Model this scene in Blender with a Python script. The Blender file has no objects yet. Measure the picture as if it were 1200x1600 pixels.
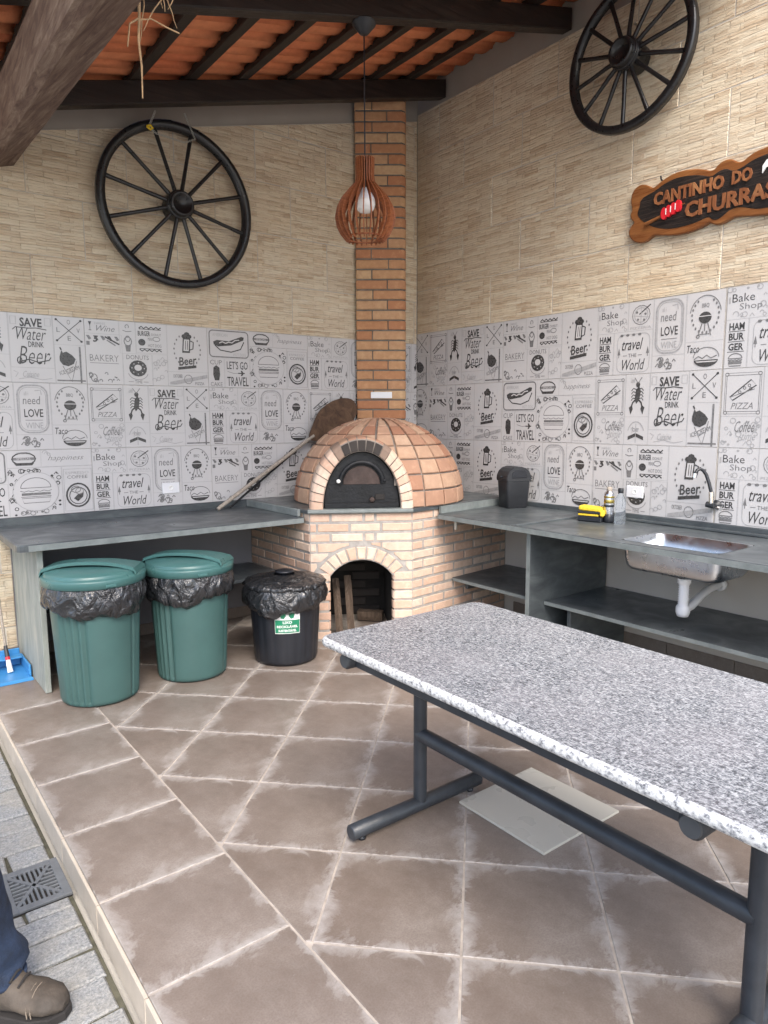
import bpy, math, random
from mathutils import Vector, Matrix
R = math.radians
PI = math.pi
scn = bpy.context.scene
C = scn.collection

# ------------------------------------------------------------ camera
CX, CY, CZ = -3.8319, -4.55726, 1.41698
def basis(yaw, pitch, roll):
    cy, sy = math.cos(yaw), math.sin(yaw)
    f = Vector((math.cos(pitch)*sy, math.cos(pitch)*cy, -math.sin(pitch)))
    r = Vector((cy, -sy, 0)); u = r.cross(f)
    return (r*math.cos(roll)+u*math.sin(roll), -r*math.sin(roll)+u*math.cos(roll), f)
r_, u_, f_ = basis(0.65253, 0.13196, -0.00362)
cam = bpy.data.cameras.new('camera'); camo = bpy.data.objects.new('camera', cam); C.objects.link(camo)
camo.matrix_world = Matrix(((r_.x, u_.x, -f_.x, CX), (r_.y, u_.y, -f_.y, CY), (r_.z, u_.z, -f_.z, CZ), (0, 0, 0, 1)))
cam.sensor_fit = 'HORIZONTAL'; cam.sensor_width = 36; cam.lens = 36*1096.14/1200
cam.clip_start = .02; cam.clip_end = 500
scn.camera = camo

# ------------------------------------------------------------ daylight
SUN_EL, SUN_AZ = R(50), R(204)          # azimuth of the sun measured from +Y clockwise
world = bpy.data.worlds.new('World'); scn.world = world; world.use_nodes = True
wn = world.node_tree; bg = wn.nodes['Background']
sky = wn.nodes.new('ShaderNodeTexSky'); sky.sky_type = 'NISHITA'; sky.sun_disc = False
sky.sun_elevation = SUN_EL; sky.sun_rotation = SUN_AZ; sky.dust_density = 3.0; sky.air_density = 1.0
wn.links.new(sky.outputs[0], bg.inputs[0]); bg.inputs[1].default_value = 0.15
sl = bpy.data.lights.new('sun', 'SUN'); sl.energy = 1.1; sl.angle = R(32); sl.color = (1, .95, .88)
so = bpy.data.objects.new('sun', sl); C.objects.link(so)
sd = Vector((math.sin(SUN_AZ)*math.cos(SUN_EL), math.cos(SUN_AZ)*math.cos(SUN_EL), math.sin(SUN_EL)))
so.rotation_euler = (-sd).to_track_quat('-Z', 'Y').to_euler(); so.location = (-6, -8, 8)
scn.view_settings.view_transform = 'Standard'; scn.view_settings.look = 'None'
scn.view_settings.exposure = 1.65; scn.view_settings.gamma = 1
scn.render.engine = 'CYCLES'
scn.cycles.max_bounces = 8; scn.cycles.diffuse_bounces = 5

# ------------------------------------------------------------ node helpers
class NM:
    def __init__(s, name, rough=.6, spec=.5, metal=0):
        s.m = bpy.data.materials.new(name); s.m.use_nodes = True
        s.n = s.m.node_tree.nodes; s.l = s.m.node_tree.links
        s.b = s.n['Principled BSDF']
        s.b.inputs['Roughness'].default_value = rough
        s.b.inputs['Specular IOR Level'].default_value = spec
        s.b.inputs['Metallic'].default_value = metal
    def node(s, t, **kw):
        n = s.n.new('ShaderNode'+t)
        for k, v in kw.items(): setattr(n, k, v)
        return n
    def set(s, sock, v):
        if isinstance(v, bpy.types.NodeSocket): s.l.new(v, sock)
        elif isinstance(v, (tuple, list)) and len(v) == 3 and sock.type == 'RGBA': sock.default_value = (*v, 1)
        else: sock.default_value = v
    def co(s, kind='Object', scale=(1, 1, 1), rnd=0, rot=(0, 0, 0)):
        t = s.node('TexCoord').outputs[kind]
        if rnd:
            oi = s.node('ObjectInfo')
            t = s.vm('ADD', t, s.vm('SCALE', s.vm('MULTIPLY', oi.outputs['Random'], (3.1, 5.7, 9.3)), None, rnd))
        mp = s.node('Mapping'); s.l.new(t, mp.inputs[0]); mp.inputs['Scale'].default_value = scale; mp.inputs['Rotation'].default_value = rot
        return mp.outputs[0]
    def vm(s, op, a, b=None, sc=None):
        n = s.node('VectorMath', operation=op); s.set(n.inputs[0], a)
        if b is not None: s.set(n.inputs[1], b)
        if sc is not None: n.inputs['Scale'].default_value = sc
        return n.outputs[0]
    def mt(s, op, a, b=None, c=None, clamp=False):
        n = s.node('Math', operation=op, use_clamp=clamp); s.set(n.inputs[0], a)
        if b is not None: s.set(n.inputs[1], b)
        if c is not None: s.set(n.inputs[2], c)
        return n.outputs[0]
    def noise(s, co, scale=5, detail=4, rough=.55, dist=0):
        n = s.node('TexNoise'); s.l.new(co, n.inputs['Vector']); n.inputs['Scale'].default_value = scale
        n.inputs['Detail'].default_value = detail; n.inputs['Roughness'].default_value = rough; n.inputs['Distortion'].default_value = dist
        return n.outputs['Fac']
    def ramp(s, f, stops, interp='LINEAR'):
        n = s.node('ValToRGB'); s.l.new(f, n.inputs[0]); e = n.color_ramp; e.interpolation = interp
        while len(e.elements) < len(stops): e.elements.new(.5)
        for el, (p, c) in zip(e.elements, stops):
            el.position = p; el.color = (*c, 1) if isinstance(c, tuple) else (c, c, c, 1)
        return n.outputs[0]
    def mix(s, f, a, b, mode='MIX'):
        n = s.node('Mix', data_type='RGBA', blend_type=mode); s.set(n.inputs[0], f); s.set(n.inputs[6], a); s.set(n.inputs[7], b)
        return n.outputs[2]
    def maprange(s, v, a, b, c=0, d=1):
        n = s.node('MapRange'); s.set(n.inputs[0], v)
        for i, x in enumerate((a, b, c, d)): n.inputs[i+1].default_value = x
        return n.outputs[0]
    def bump(s, h, strength=.3, dist=.01):
        n = s.node('Bump'); s.l.new(h, n.inputs['Height']); n.inputs['Strength'].default_value = strength; n.inputs['Distance'].default_value = dist
        s.l.new(n.outputs[0], s.b.inputs['Normal'])
    def col(s, v): s.set(s.b.inputs['Base Color'], v)
    def rgh(s, v): s.set(s.b.inputs['Roughness'], v)
    def rnd(s): return s.node('ObjectInfo').outputs['Random']

M = {}
def simple(name, col, rough=.5, var=.15, scale=12, bump=.0, metal=0, spec=.5, bscale=60):
    """plain surface with slight tone and gloss unevenness"""
    m = NM(name, rough, spec, metal); co = m.co()
    n = m.noise(co, scale, 5)
    a = tuple(c*(1-var) for c in col); b = tuple(min(1, c*(1+var)) for c in col)
    m.col(m.ramp(n, [(.3, a), (.7, b)]))
    m.rgh(m.maprange(m.noise(co, scale*2.3, 3), .2, .8, max(.02, rough-.1), min(1, rough+.1)))
    if bump: m.bump(m.noise(co, bscale, 4), bump, .004)
    M[name] = m.m; return m.m

# stacked-stone ceramic wall tiles
def mat_travertine():
    m = NM('split_face_tile', .55, .4)
    co = m.co('Object', (1, 1, 1), rnd=1.0)
    wob = m.vm('SCALE', m.vm('SUBTRACT', m.node('TexNoise').outputs['Color'], (.5, .5, .5)), None, .012)
    tn = [n for n in m.n if n.bl_idname == 'ShaderNodeTexNoise'][0]; m.l.new(co, tn.inputs['Vector']); tn.inputs['Scale'].default_value = 9
    c2 = m.vm('ADD', co, wob)
    def brick(w, h, off):
        b = m.node('TexBrick'); m.l.new(c2, b.inputs['Vector']); b.inputs['Scale'].default_value = 1
        b.inputs['Color1'].default_value = (0, 0, 0, 1); b.inputs['Color2'].default_value = (1, 1, 1, 1); b.inputs['Mortar'].default_value = (.3, .3, .3, 1)
        b.inputs['Brick Width'].default_value = w; b.inputs['Row Height'].default_value = h
        b.inputs['Mortar Size'].default_value = .0022; b.inputs['Mortar Smooth'].default_value = .6; b.offset = off
        b.squash = 1.0
        return b
    b1 = brick(.135, .031, .37); b2 = brick(.21, .0155, .61)
    t = m.mt('ADD', m.mt('MULTIPLY', b1.outputs['Color'], .5), m.mt('MULTIPLY', b2.outputs['Color'], .5))
    streak = m.noise(m.vm('MULTIPLY', c2, (7, 60, 7)), 1.5, 5, .6, .6)
    f = m.mt('ADD', m.mt('MULTIPLY', t, .55), m.mt('MULTIPLY', streak, .62))
    c = m.ramp(f, [(.2, (.74, .665, .515)), (.48, (.70, .60, .44)), (.68, (.63, .50, .345)), (.86, (.47, .335, .215))])
    blot = m.noise(co, 3.0, 3)
    c = m.mix(m.maprange(blot, .4, .7, 0, .35), c, (.62, .56, .45))
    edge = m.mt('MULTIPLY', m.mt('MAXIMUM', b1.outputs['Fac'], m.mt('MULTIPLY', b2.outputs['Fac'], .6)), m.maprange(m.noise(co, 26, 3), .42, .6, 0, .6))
    c = m.mix(edge, c, (.30, .205, .13))  # brown print along chip joints, painted to strengthen the relief's weak shading
    c = m.mix(m.maprange(m.rnd(), 0, 1, 0, .2), c, (.52, .42, .29))
    m.col(c)
    h = m.mt('ADD', m.mt('MULTIPLY', t, 1.0), m.mt('MULTIPLY', streak, .5))
    m.bump(h, 1.0, .016)
    m.rgh(.55); M['trav'] = m.m
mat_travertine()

def mat_print_tile():
    m = NM('glazed_print_tile', .18, .5); co = m.co('Object', rnd=1)
    m.col(m.mix(m.maprange(m.rnd(), 0, 1, 0, .3), (.52, .51, .51), (.57, .56, .555)))
    m.bump(m.noise(co, 6, 2), .05, .01); M['ptile'] = m.m
mat_print_tile()
simple('ink_dark', (.05, .048, .048), .3, .3, 40); simple('ink_mid', (.17, .167, .167), .3, .25, 40); simple('ink_light', (.34, .336, .336), .3, .12, 40)
simple('grout_pale', (.50, .46, .40), .85); simple('grout_white', (.42, .42, .42), .8)

def mat_floor():
    m = NM('floor_tile', .35, .45); co = m.co('Object', rnd=0)
    n1 = m.noise(co, 3.4, 8, .68); n2 = m.noise(co, 11, 7, .7, .5); n3 = m.noise(co, 70, 3)
    c = m.ramp(n1, [(.28, (.125, .099, .080)), (.5, (.195, .160, .134)), (.74, (.285, .247, .215))])
    c = m.mix(m.maprange(n2, .38, .72, 0, .6), c, (.125, .092, .072))
    c = m.mix(m.maprange(m.rnd(), 0, 1, 0, .25), c, (.24, .21, .19))
    uv = m.node('UVMap'); uv.uv_map = 'UVMap'
    sx = m.node('SeparateXYZ'); m.l.new(uv.outputs[0], sx.inputs[0])
    e = None                                                    # metres from the nearest edge of the whole tile
    for o_ in (sx.outputs[0], sx.outputs[1]):
        d_ = m.mt('MULTIPLY', m.mt('MINIMUM', o_, m.mt('SUBTRACT', 1.0, o_)), .4)
        e = d_ if e is None else m.mt('MINIMUM', e, d_)
    e = m.mt('MAXIMUM', e, 0.0)
    wobn = m.noise(co, 5.5, 6, .7, .8); wob2 = m.noise(co, 26, 5, .65)
    lim = m.mt('MULTIPLY', m.maprange(wobn, .40, .72, 0.002, 1), .105)
    hz = m.mt('SUBTRACT', 1.0, m.mt('DIVIDE', e, lim), clamp=True)
    hz = m.mt('MULTIPLY', hz, m.maprange(wob2, .3, .65, .35, 1))
    line = m.mt('SUBTRACT', 1.0, m.mt('DIVIDE', e, m.maprange(wobn, .3, .7, .004, .014)), clamp=True)
    hz = m.mt('MAXIMUM', m.mt('MULTIPLY', hz, .72), m.mt('MULTIPLY', line, .35))
    dust = m.noise(co, 1.1, 8, .72, .6); c = m.mix(m.maprange(dust, .46, .70, 0, .5), c, (.36, .325, .295)); grain = m.noise(co, 190, 3); c = m.mix(m.maprange(grain, .35, .6, .35, 0), c, (.12, .09, .075)); c = m.mix(hz, c, (.46, .44, .42))
    specks = m.maprange(n3, .70, .78, 0, .35); c = m.mix(specks, c, (.40, .37, .34))
    m.col(c)
    m.rgh(m.mt('ADD', m.maprange(n2, .2, .8, .24, .44), m.mt('MULTIPLY', hz, .25)))
    m.bump(m.mt('ADD', n1, m.mt('MULTIPLY', n2, .35)), .18, .008); M['floor'] = m.m
mat_floor()
simple('riser', (.46, .40, .33), .55, .12, 9, .15)
simple('grout_floor', (.38, .335, .29), .9, .25, 20)
def mat_paving():
    m = NM('granite_paver', .75, .3); co = m.co('Object', rnd=2)
    v = m.node('TexVoronoi'); m.l.new(co, v.inputs['Vector']); v.inputs['Scale'].default_value = 160
    n = m.noise(co, 7, 7, .7); n2 = m.noise(co, 120, 5, .75, .3)
    c = m.ramp(n2, [(.34, (.13, .14, .15)), (.5, (.25, .26, .265)), (.66, (.38, .38, .37))])
    c = m.mix(m.maprange(n, .42, .66, 0, .5), c, (.30, .275, .225))
    m.col(c); m.bump(m.mt('ADD', m.mt('MULTIPLY', n, 1.2), m.mt('MULTIPLY', n2, .5)), .6, .012); M['paver'] = m.m
mat_paving()
simple('sand_joint', (.075, .072, .05), .95, .4, 30, .5)
def mat_brick(name, cols, rough=.8, soot=0):
    m = NM(name, rough, .25); co = m.co('Object', rnd=3)
    c = m.ramp(m.rnd(), [(i/(len(cols)-1), x) for i, x in enumerate(cols)])
    n = m.noise(co, 22, 6, .65); n2 = m.noise(co, 110, 3)
    c = m.mix(m.maprange(n, .4, .75, 0, .45), c, tuple(x*.72 for x in cols[-1]))
    c = m.mix(m.maprange(n, .25, .45, .35, 0), c, tuple(min(.8, x*1.25) for x in cols[0]))
    m.col(c); m.bump(m.mt('ADD', n, m.mt('MULTIPLY', n2, .6)), .35, .004); M[name] = m.m
mat_brick('brick_pale', [(.66, .52, .41), (.62, .45, .345), (.58, .39, .29), (.61, .44, .34), (.67, .54, .44), (.55, .345, .25)])
mat_brick('brick_orange', [(.52, .33, .18), (.50, .28, .145), (.45, .215, .11), (.55, .38, .22), (.48, .25, .125), (.43, .195, .10)])
mat_brick('brick_dome', [(.46, .31, .215), (.40, .255, .175), (.36, .20, .135), (.43, .275, .19), (.47, .33, .235), (.31, .15, .095), (.40, .24, .16)])
mat_brick('brick_soot', [(.045, .04, .038), (.06, .052, .048)], .95)
mat_brick('brick_smoked', [(.22, .16, .125), (.28, .20, .155)], .9)
mat_brick('terracotta', [(.72, .235, .105), (.76, .28, .13), (.66, .19, .085)])
simple('mortar_dark', (.15, .135, .115), .95, .25, 25, .5); simple('mortar_grey', (.33, .31, .285), .95, .2, 25, .5); simple('mortar_dome', (.22, .19, .165), .95, .25, 25, .5)
simple('soot', (.018, .016, .015), .95, .4, 8, .5)
def mat_slate():
    m = NM('slate', .38, .5); co = m.co('Object')
    n = m.noise(m.vm('MULTIPLY', co, (1.5, 1.5, 4)), 3.5, 6, .6, .7); n2 = m.noise(co, 30, 4)
    c = m.ramp(n, [(.3, (.045, .052, .058)), (.5, (.066, .077, .083)), (.72, (.105, .12, .124))])
    m.col(c); m.rgh(m.maprange(n, .3, .7, .42, .27)); m.bump(m.mt('ADD', n, m.mt('MULTIPLY', n2, .2)), .12, .01); M['slate'] = m.m
    m = NM('slate_cut_edge', .55, .4); co = m.co('Object'); n = m.noise(co, 9, 6, .65)
    m.col(m.ramp(n, [(.3, (.125, .145, .145)), (.7, (.225, .25, .245))])); m.bump(m.noise(co, 60, 4), .3, .004); M['slate_edge'] = m.m
    m = NM('slate_weathered', .7, .3); co = m.co('Object'); n = m.noise(m.vm('MULTIPLY', co, (3, 3, .8)), 4, 7, .65, .5)
    m.col(m.ramp(n, [(.3, (.19, .215, .20)), (.55, (.29, .31, .285)), (.75, (.40, .39, .34))])); m.bump(n, .3, .006); M['slate_weathered'] = m.m
mat_slate()
def mat_granite():
    m = NM('grey_granite', .22, .5); co = m.co('Object', (1, 1, 1))
    n0 = m.noise(co, 3, 3)
    n = m.noise(m.vm('MULTIPLY', co, (165, 70, 120)), 1.0, 5, .7, 1.2); n2 = m.noise(m.vm('MULTIPLY', co, (70, 170, 120)), 1.0, 3, .7, .3)
    f = m.mt('ADD', m.mt('ADD', m.mt('MULTIPLY', n, .72), m.mt('MULTIPLY', n2, .28)), m.mt('MULTIPLY', m.mt('SUBTRACT', m.noise(co, 7, 4, .6, 1), .5), .05))
    c = m.ramp(f, [(.385, (.02, .022, .027)), (.45, (.085, .092, .105)), (.50, (.22, .23, .245)), (.56, (.36, .37, .375)), (.66, (.56, .565, .56))])
    c = m.mix(m.maprange(n0, .45, .7, 0, .2), c, (.36, .33, .34))
    m.col(c); m.rgh(m.maprange(n, .3, .7, .30, .2)); M['granite'] = m.m
    m = NM('granite_edge', .45, .4); co = m.co('Object')
    n = m.noise(m.vm('MULTIPLY', co, (110, 90, 110)), 1.0, 4, .7)
    m.col(m.ramp(n, [(.34, (.10, .10, .11)), (.43, (.34, .345, .35)), (.52, (.56, .56, .545)), (.62, (.70, .70, .68))])); M['granite_edge'] = m.m
mat_granite()
def mat_wood(name, c1, c2, c3, rough=.6, ax=(1, 18, 18), scale=2.5, bump=.4):
    m = NM(name, rough, .35); co = m.co('Object', rnd=2)
    n = m.noise(m.vm('MULTIPLY', co, ax), scale, 7, .65, .8); n2 = m.noise(co, 4, 3)
    c = m.ramp(n, [(.3, c1), (.5, c2), (.7, c3)]); c = m.mix(m.maprange(n2, .4, .7, 0, .4), c, c1)
    m.col(c); m.rgh(m.maprange(n, .3, .7, rough-.08, rough+.12)); m.bump(n, bump, .006); M[name] = m.m
mat_wood('beam_wood', (.011, .008, .007), (.020, .014, .012), (.034, .024, .019), .45)
mat_wood('batten_wood', (.022, .016, .012), (.040, .029, .022), (.065, .05, .038), .6, (18, 1, 18))
mat_wood('log_wood', (.075, .038, .027), (.17, .112, .082), (.30, .225, .17), .85, (16, .9, 16), 2.6, 1.0)
mat_wood('lamp_wood', (.17, .05, .02), (.27, .088, .034), (.38, .14, .055), .45, (6, 6, 40))
mat_wood('sign_wood', (.145, .05, .018), (.23, .088, .028), (.32, .14, .045), .3, (14, 1.2, 14))
mat_wood('sign_letter', (.15, .055, .026), (.25, .095, .04), (.38, .19, .08), .35, (10, 10, 3))
mat_wood('sign_black', (.010, .009, .009), (.02, .016, .014), (.06, .04, .03), .4, (30, 2, 60), 2, 1)
mat_wood('peel_wood', (.05, .03, .02), (.10, .058, .036), (.16, .10, .062), .7, (6, 40, 6))
mat_wood('handle_wood', (.20, .17, .14), (.32, .28, .235), (.43, .38, .32), .7, (30, 30, 30))
mat_wood('firewood', (.05, .035, .025), (.10, .07, .05), (.16, .12, .09), .85, (20, 20, 2))
simple('wheel_black', (.012, .012, .013), .32, .3, 20, .15)
simple('paint_taupe', (.30, .272, .235), .85, .06, 4, .1); simple('paint_beige', (.47, .43, .39), .85, .05, 3, .1)
simple('paint_dark', (.19, .187, .20), .8, .08, 3, .1)
simple('green_plastic', (.048, .108, .102), .42, .08, 5, .05); simple('green_lid', (.052, .135, .130), .34, .07, 5, .05)
simple('black_plastic', (.014, .016, .021), .38, .2, 8, .1); simple('charcoal_plastic', (.022, .024, .028), .45, .15, 8, .08)
m = NM('bag_film', .13, .9); co = m.co('Object'); m.col(m.ramp(m.noise(co, 8, 4), [(.3, (.010, .011, .013)), (.7, (.024, .026, .03))]))
m.bump(m.noise(m.vm('MULTIPLY', co, (1, 1, .6)), 10, 5, .5, 2.4), 1.0, .03); M['bag'] = m.m
simple('blue_plastic', (.045, .22, .48), .4, .12, 10); simple('steel_frame', (.028, .033, .040), .42, .25, 14, .25)
simple('cap_grey', (.05, .055, .06), .55, .1)
simple('iron_door', (.0065, .0075, .0095), .48, .5, 12, .6, spec=.35)
simple('iron_rust', (.05, .033, .028), .75, .4, 14, .5)
simple('stainless', (.58, .62, .66), .3, .12, 9, .05, metal=1); simple('chrome', (.75, .75, .76), .08, .05, metal=1)
simple('white_plastic', (.74, .75, .77), .35, .03); simple('white_paint', (.78, .78, .76), .5, .04); simple('pale_tile', (.46, .44, .38), .3, .025, 3)
simple('red_paint', (.60, .02, .03), .35, .1); simple('yellow_sponge', (.72, .50, .03), .85, .12, 60, .6); simple('gold_foil', (.55, .42, .12), .25, .1, metal=1)
simple('green_print', (.012, .20, .10), .4, .1); simple('silver_can', (.55, .56, .6), .28, .2, 40, metal=1)
simple('stitch', (.16, .13, .10), .8)
simple('trouser_cloth', (.014, .027, .058), .9, .45, 22, .7, bscale=260); simple('boot_leather', (.055, .044, .034), .75, .55, 13, .9, bscale=45); simple('shirt_cloth', (.10, .13, .17), .85, .1)
simple('skin', (.42, .24, .17), .55, .08); simple('hair', (.02, .015, .012), .6, .2)
simple('grate_grey', (.125, .135, .145), .55, .15, 20, .2); simple('dry_stem', (.42, .27, .14), .8, .3, 40)
m = NM('bulb_glass', .25, .5); m.col(m.ramp(m.noise(m.co(), 5), [(.3, (.72, .70, .66)), (.7, (.8, .78, .74))])); M['bulb'] = m.m
m = NM('clear_plastic', .05, .5); m.col((.82, .88, .94)); m.b.inputs['Transmission Weight'].default_value = .92; m.b.inputs['IOR'].default_value = 1.25; M['clear'] = m.m
m = NM('chain_metal', .35, .5, 1); m.col(m.ramp(m.noise(m.co(), 9), [(.3, (.45, .45, .42)), (.7, (.6, .6, .55))])); M['chain'] = m.m
simple('ground_concrete', (.48, .46, .42), .9, .15, 2, .4)

# ------------------------------------------------------------ mesh helpers
class MB:
    def __init__(s): s.v = []; s.f = []; s.mi = []; s.uv = []; s.cur = 0; s.smooth = []
    def add(s, vs, fs, smooth=False, uvs=None):
        o = len(s.v); s.v += [tuple(v) for v in vs]
        for f in fs: s.f.append(tuple(i+o for i in f)); s.mi.append(s.cur); s.smooth.append(smooth)
        s.uv += list(uvs) if uvs else [(0, 0)]*len(vs)
        return s
    def box(s, a, b, bev=0.0, rot=None):
        """box from corner a to corner b; bev chamfers every edge"""
        x0, y0, z0 = (min(a[i], b[i]) for i in range(3)); x1, y1, z1 = (max(a[i], b[i]) for i in range(3))
        e = min(bev, (x1-x0)*.45, (y1-y0)*.45, (z1-z0)*.45)
        if e <= 0:
            vs = [(x, y, z) for z in (z0, z1) for x, y in ((x0, y0), (x1, y0), (x1, y1), (x0, y1))]
            fs = [(3, 2, 1, 0), (4, 5, 6, 7), (0, 1, 5, 4), (1, 2, 6, 5), (2, 3, 7, 6), (3, 0, 4, 7)]
        else:
            vs = []
            def ring(z, i): return [(x0+i[0], y0+e+i[1]), (x0+e+i[1], y0+i[0]), (x1-e-i[1], y0+i[0]), (x1-i[0], y0+e+i[1]), (x1-i[0], y1-e-i[1]), (x1-e-i[1], y1-i[0]), (x0+e+i[1], y1-i[0]), (x0+i[0], y1-e-i[1])], z
            fs = []
            for (z, i) in ((z0, (e, 0)), (z0+e, (0, 0)), (z1-e, (0, 0)), (z1, (e, 0))):
                p, zz = ring(z, i); vs += [(x, y, zz) for x, y in p]
            for k in range(3):
                for j in range(8): a_, b_ = k*8+j, k*8+(j+1) % 8; fs.append((a_, b_, b_+8, a_+8))
            fs.append(tuple(range(7, -1, -1))); fs.append(tuple(range(24, 32)))
        if rot is not None:
            vs = [tuple(rot @ Vector(v)) for v in vs]
        return s.add(vs, fs)
    def loft(s, rings, close=True, caps=True, smooth=True):
        n = len(rings[0]); vs = [p for r in rings for p in r]; fs = []
        for k in range(len(rings)-1):
            for j in range(n if close else n-1):
                a, b = k*n+j, k*n+(j+1) % n; fs.append((a, b, b+n, a+n))
        s.add(vs, fs, smooth)
        if caps and close:
            s.add(rings[0], [tuple(range(n-1, -1, -1))]); s.add(rings[-1], [tuple(range(n))])
        return s
    def tube(s, pts, rad, n=10, caps=True):
        pts = [Vector(p) for p in pts]; rads = rad if isinstance(rad, (list, tuple)) else [rad]*len(pts)
        t0 = (pts[1]-pts[0]).normalized(); ref = Vector((0, 0, 1)) if abs(t0.z) < .9 else Vector((1, 0, 0))
        u = t0.cross(ref).normalized(); rings = []
        for i, p in enumerate(pts):
            t = (pts[min(i+1, len(pts)-1)]-pts[max(i-1, 0)]).normalized()
            u = (u-t*u.dot(t)).normalized(); w = t.cross(u)
            rings.append([tuple(p+(u*math.cos(2*PI*j/n)+w*math.sin(2*PI*j/n))*rads[i]) for j in range(n)])
        return s.loft(rings, caps=caps)
    def lathe(s, prof, c, n=24, axis=None, caps=False, fn=None):
        """prof: list of (radius, height); axis = (u, v, w) frame"""
        c = Vector(c); U, V, W = axis or (Vector((1, 0, 0)), Vector((0, 1, 0)), Vector((0, 0, 1)))
        rings = []
        for k, (r, h) in enumerate(prof):
            rg = []
            for j in range(n):
                a = 2*PI*j/n; rr, hh = (fn(a, r, h, k) if fn else (r, h))
                rg.append(tuple(c+U*(rr*math.cos(a))+V*(rr*math.sin(a))+W*hh))
            rings.append(rg)
        return s.loft(rings, caps=caps)
    def prism(s, poly, z0, z1, bev=0, fr=None):
        """convex or simple outline in the local xy, front at z1"""
        n = len(poly); fr = fr or (lambda p: p)
        if bev: ins = inset(poly, bev)
        vs = [fr((x, y, z0)) for x, y in poly]+[fr((x, y, z1-bev)) for x, y in poly]
        fs = [tuple(range(n-1, -1, -1))]+[(i, (i+1) % n, (i+1) % n+n, i+n) for i in range(n)]
        if bev:
            vs += [fr((x, y, z1)) for x, y in ins]; fs += [(i+n, (i+1) % n+n, (i+1) % n+2*n, i+2*n) for i in range(n)]; fs.append(tuple(range(2*n, 3*n)))
        else: fs.append(tuple(range(n, 2*n)))
        return s.add(vs, fs)
    def mesh(s, name, mats, org=(0, 0, 0)):
        me = bpy.data.meshes.new(name)
        me.from_pydata([(x-org[0], y-org[1], z-org[2]) for x, y, z in s.v], [], s.f)
        for m_ in (mats if isinstance(mats, (list, tuple)) else [mats]): me.materials.append(M[m_] if isinstance(m_, str) else m_)
        me.polygons.foreach_set('material_index', s.mi); me.polygons.foreach_set('use_smooth', s.smooth)
        if any(u != (0, 0) for u in s.uv):
            l = me.uv_layers.new(name='UVMap'); 
            for lp in me.loops: l.data[lp.index].uv = s.uv[lp.vertex_index]
        me.update(); return me

def inset(poly, d):
    n = len(poly); out = []
    ar = sum(poly[i][0]*poly[(i+1) % n][1]-poly[(i+1) % n][0]*poly[i][1] for i in range(n)); sg = 1 if ar > 0 else -1
    for i in range(n):
        a, b, c = Vector(poly[i-1]), Vector(poly[i]), Vector(poly[(i+1) % n])
        e1 = (b-a).normalized(); e2 = (c-b).normalized()
        n1 = Vector((-e1.y, e1.x))*sg; n2 = Vector((-e2.y, e2.x))*sg
        k = n1+n2; L = k.length
        if L < 1e-4: out.append(tuple(b+n1*d)); continue
        k /= L; out.append(tuple(b+k*min(d/max(k.dot(n1), .3), d*2.5)))
    return out
def clip(poly, a, b, c):
    """keep a*x+b*y<=c"""
    out = []; n = len(poly)
    for i in range(n):
        p, q = poly[i], poly[(i+1) % n]; dp = a*p[0]+b*p[1]-c; dq = a*q[0]+b*q[1]-c
        if dp <= 0: out.append(p)
        if dp*dq < 0:
            t = dp/(dp-dq); out.append((p[0]+(q[0]-p[0])*t, p[1]+(q[1]-p[1])*t))
    res = []
    for p in out:
        if not res or (abs(p[0]-res[-1][0])+abs(p[1]-res[-1][1])) > 1e-4: res.append(p)
    if len(res) > 1 and abs(res[0][0]-res[-1][0])+abs(res[0][1]-res[-1][1]) < 1e-4: res.pop()
    return res
def area(p): return abs(sum(p[i][0]*p[(i+1) % len(p)][1]-p[(i+1) % len(p)][0]*p[i][1] for i in range(len(p))))/2 if len(p) > 2 else 0

def frame(o, ex, ey, ez):
    return Matrix(((ex[0], ey[0], ez[0], o[0]), (ex[1], ey[1], ez[1], o[1]), (ex[2], ey[2], ez[2], o[2]), (0, 0, 0, 1)))
ORG = {}
def thing(name, label, cat, loc=(0, 0, 0), group=None, kind=None):
    o = bpy.data.objects.new(name, None); C.objects.link(o); o.location = loc; o.empty_display_size = .1
    o['label'] = label; o['category'] = cat
    if group: o['group'] = group
    o['kind'] = kind or 'thing'
    ORG[o.name] = Vector(loc); return o
def part(name, mb, mat, par, label=None):
    """mesh given in scene coordinates, hung under a thing or a part of it"""
    org = ORG[par.name]; o = bpy.data.objects.new(name, mb.mesh(name, mat, org)); C.objects.link(o); o.parent = par
    ORG[o.name] = org
    if label: o['label'] = label
    return o
def inst(name, me, W, par):
    o = bpy.data.objects.new(name, me); C.objects.link(o); o.parent = par
    o.matrix_local = Matrix.Translation(-ORG[par.name]) @ W; ORG[o.name] = Vector((0, 0, 0)); return o
def solo(name, mb, mat, label, cat, loc, group=None):
    o = bpy.data.objects.new(name, mb.mesh(name, mat, loc)); C.objects.link(o); o.location = loc
    o['label'] = label; o['category'] = cat
    if group: o['group'] = group
    return o
def structure(name, mb, mat, label=None):
    o = bpy.data.objects.new(name, mb.mesh(name, mat)); C.objects.link(o); o['kind'] = 'structure'; ORG[o.name] = Vector((0, 0, 0))
    if label: o['label'] = label
    return o
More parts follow.
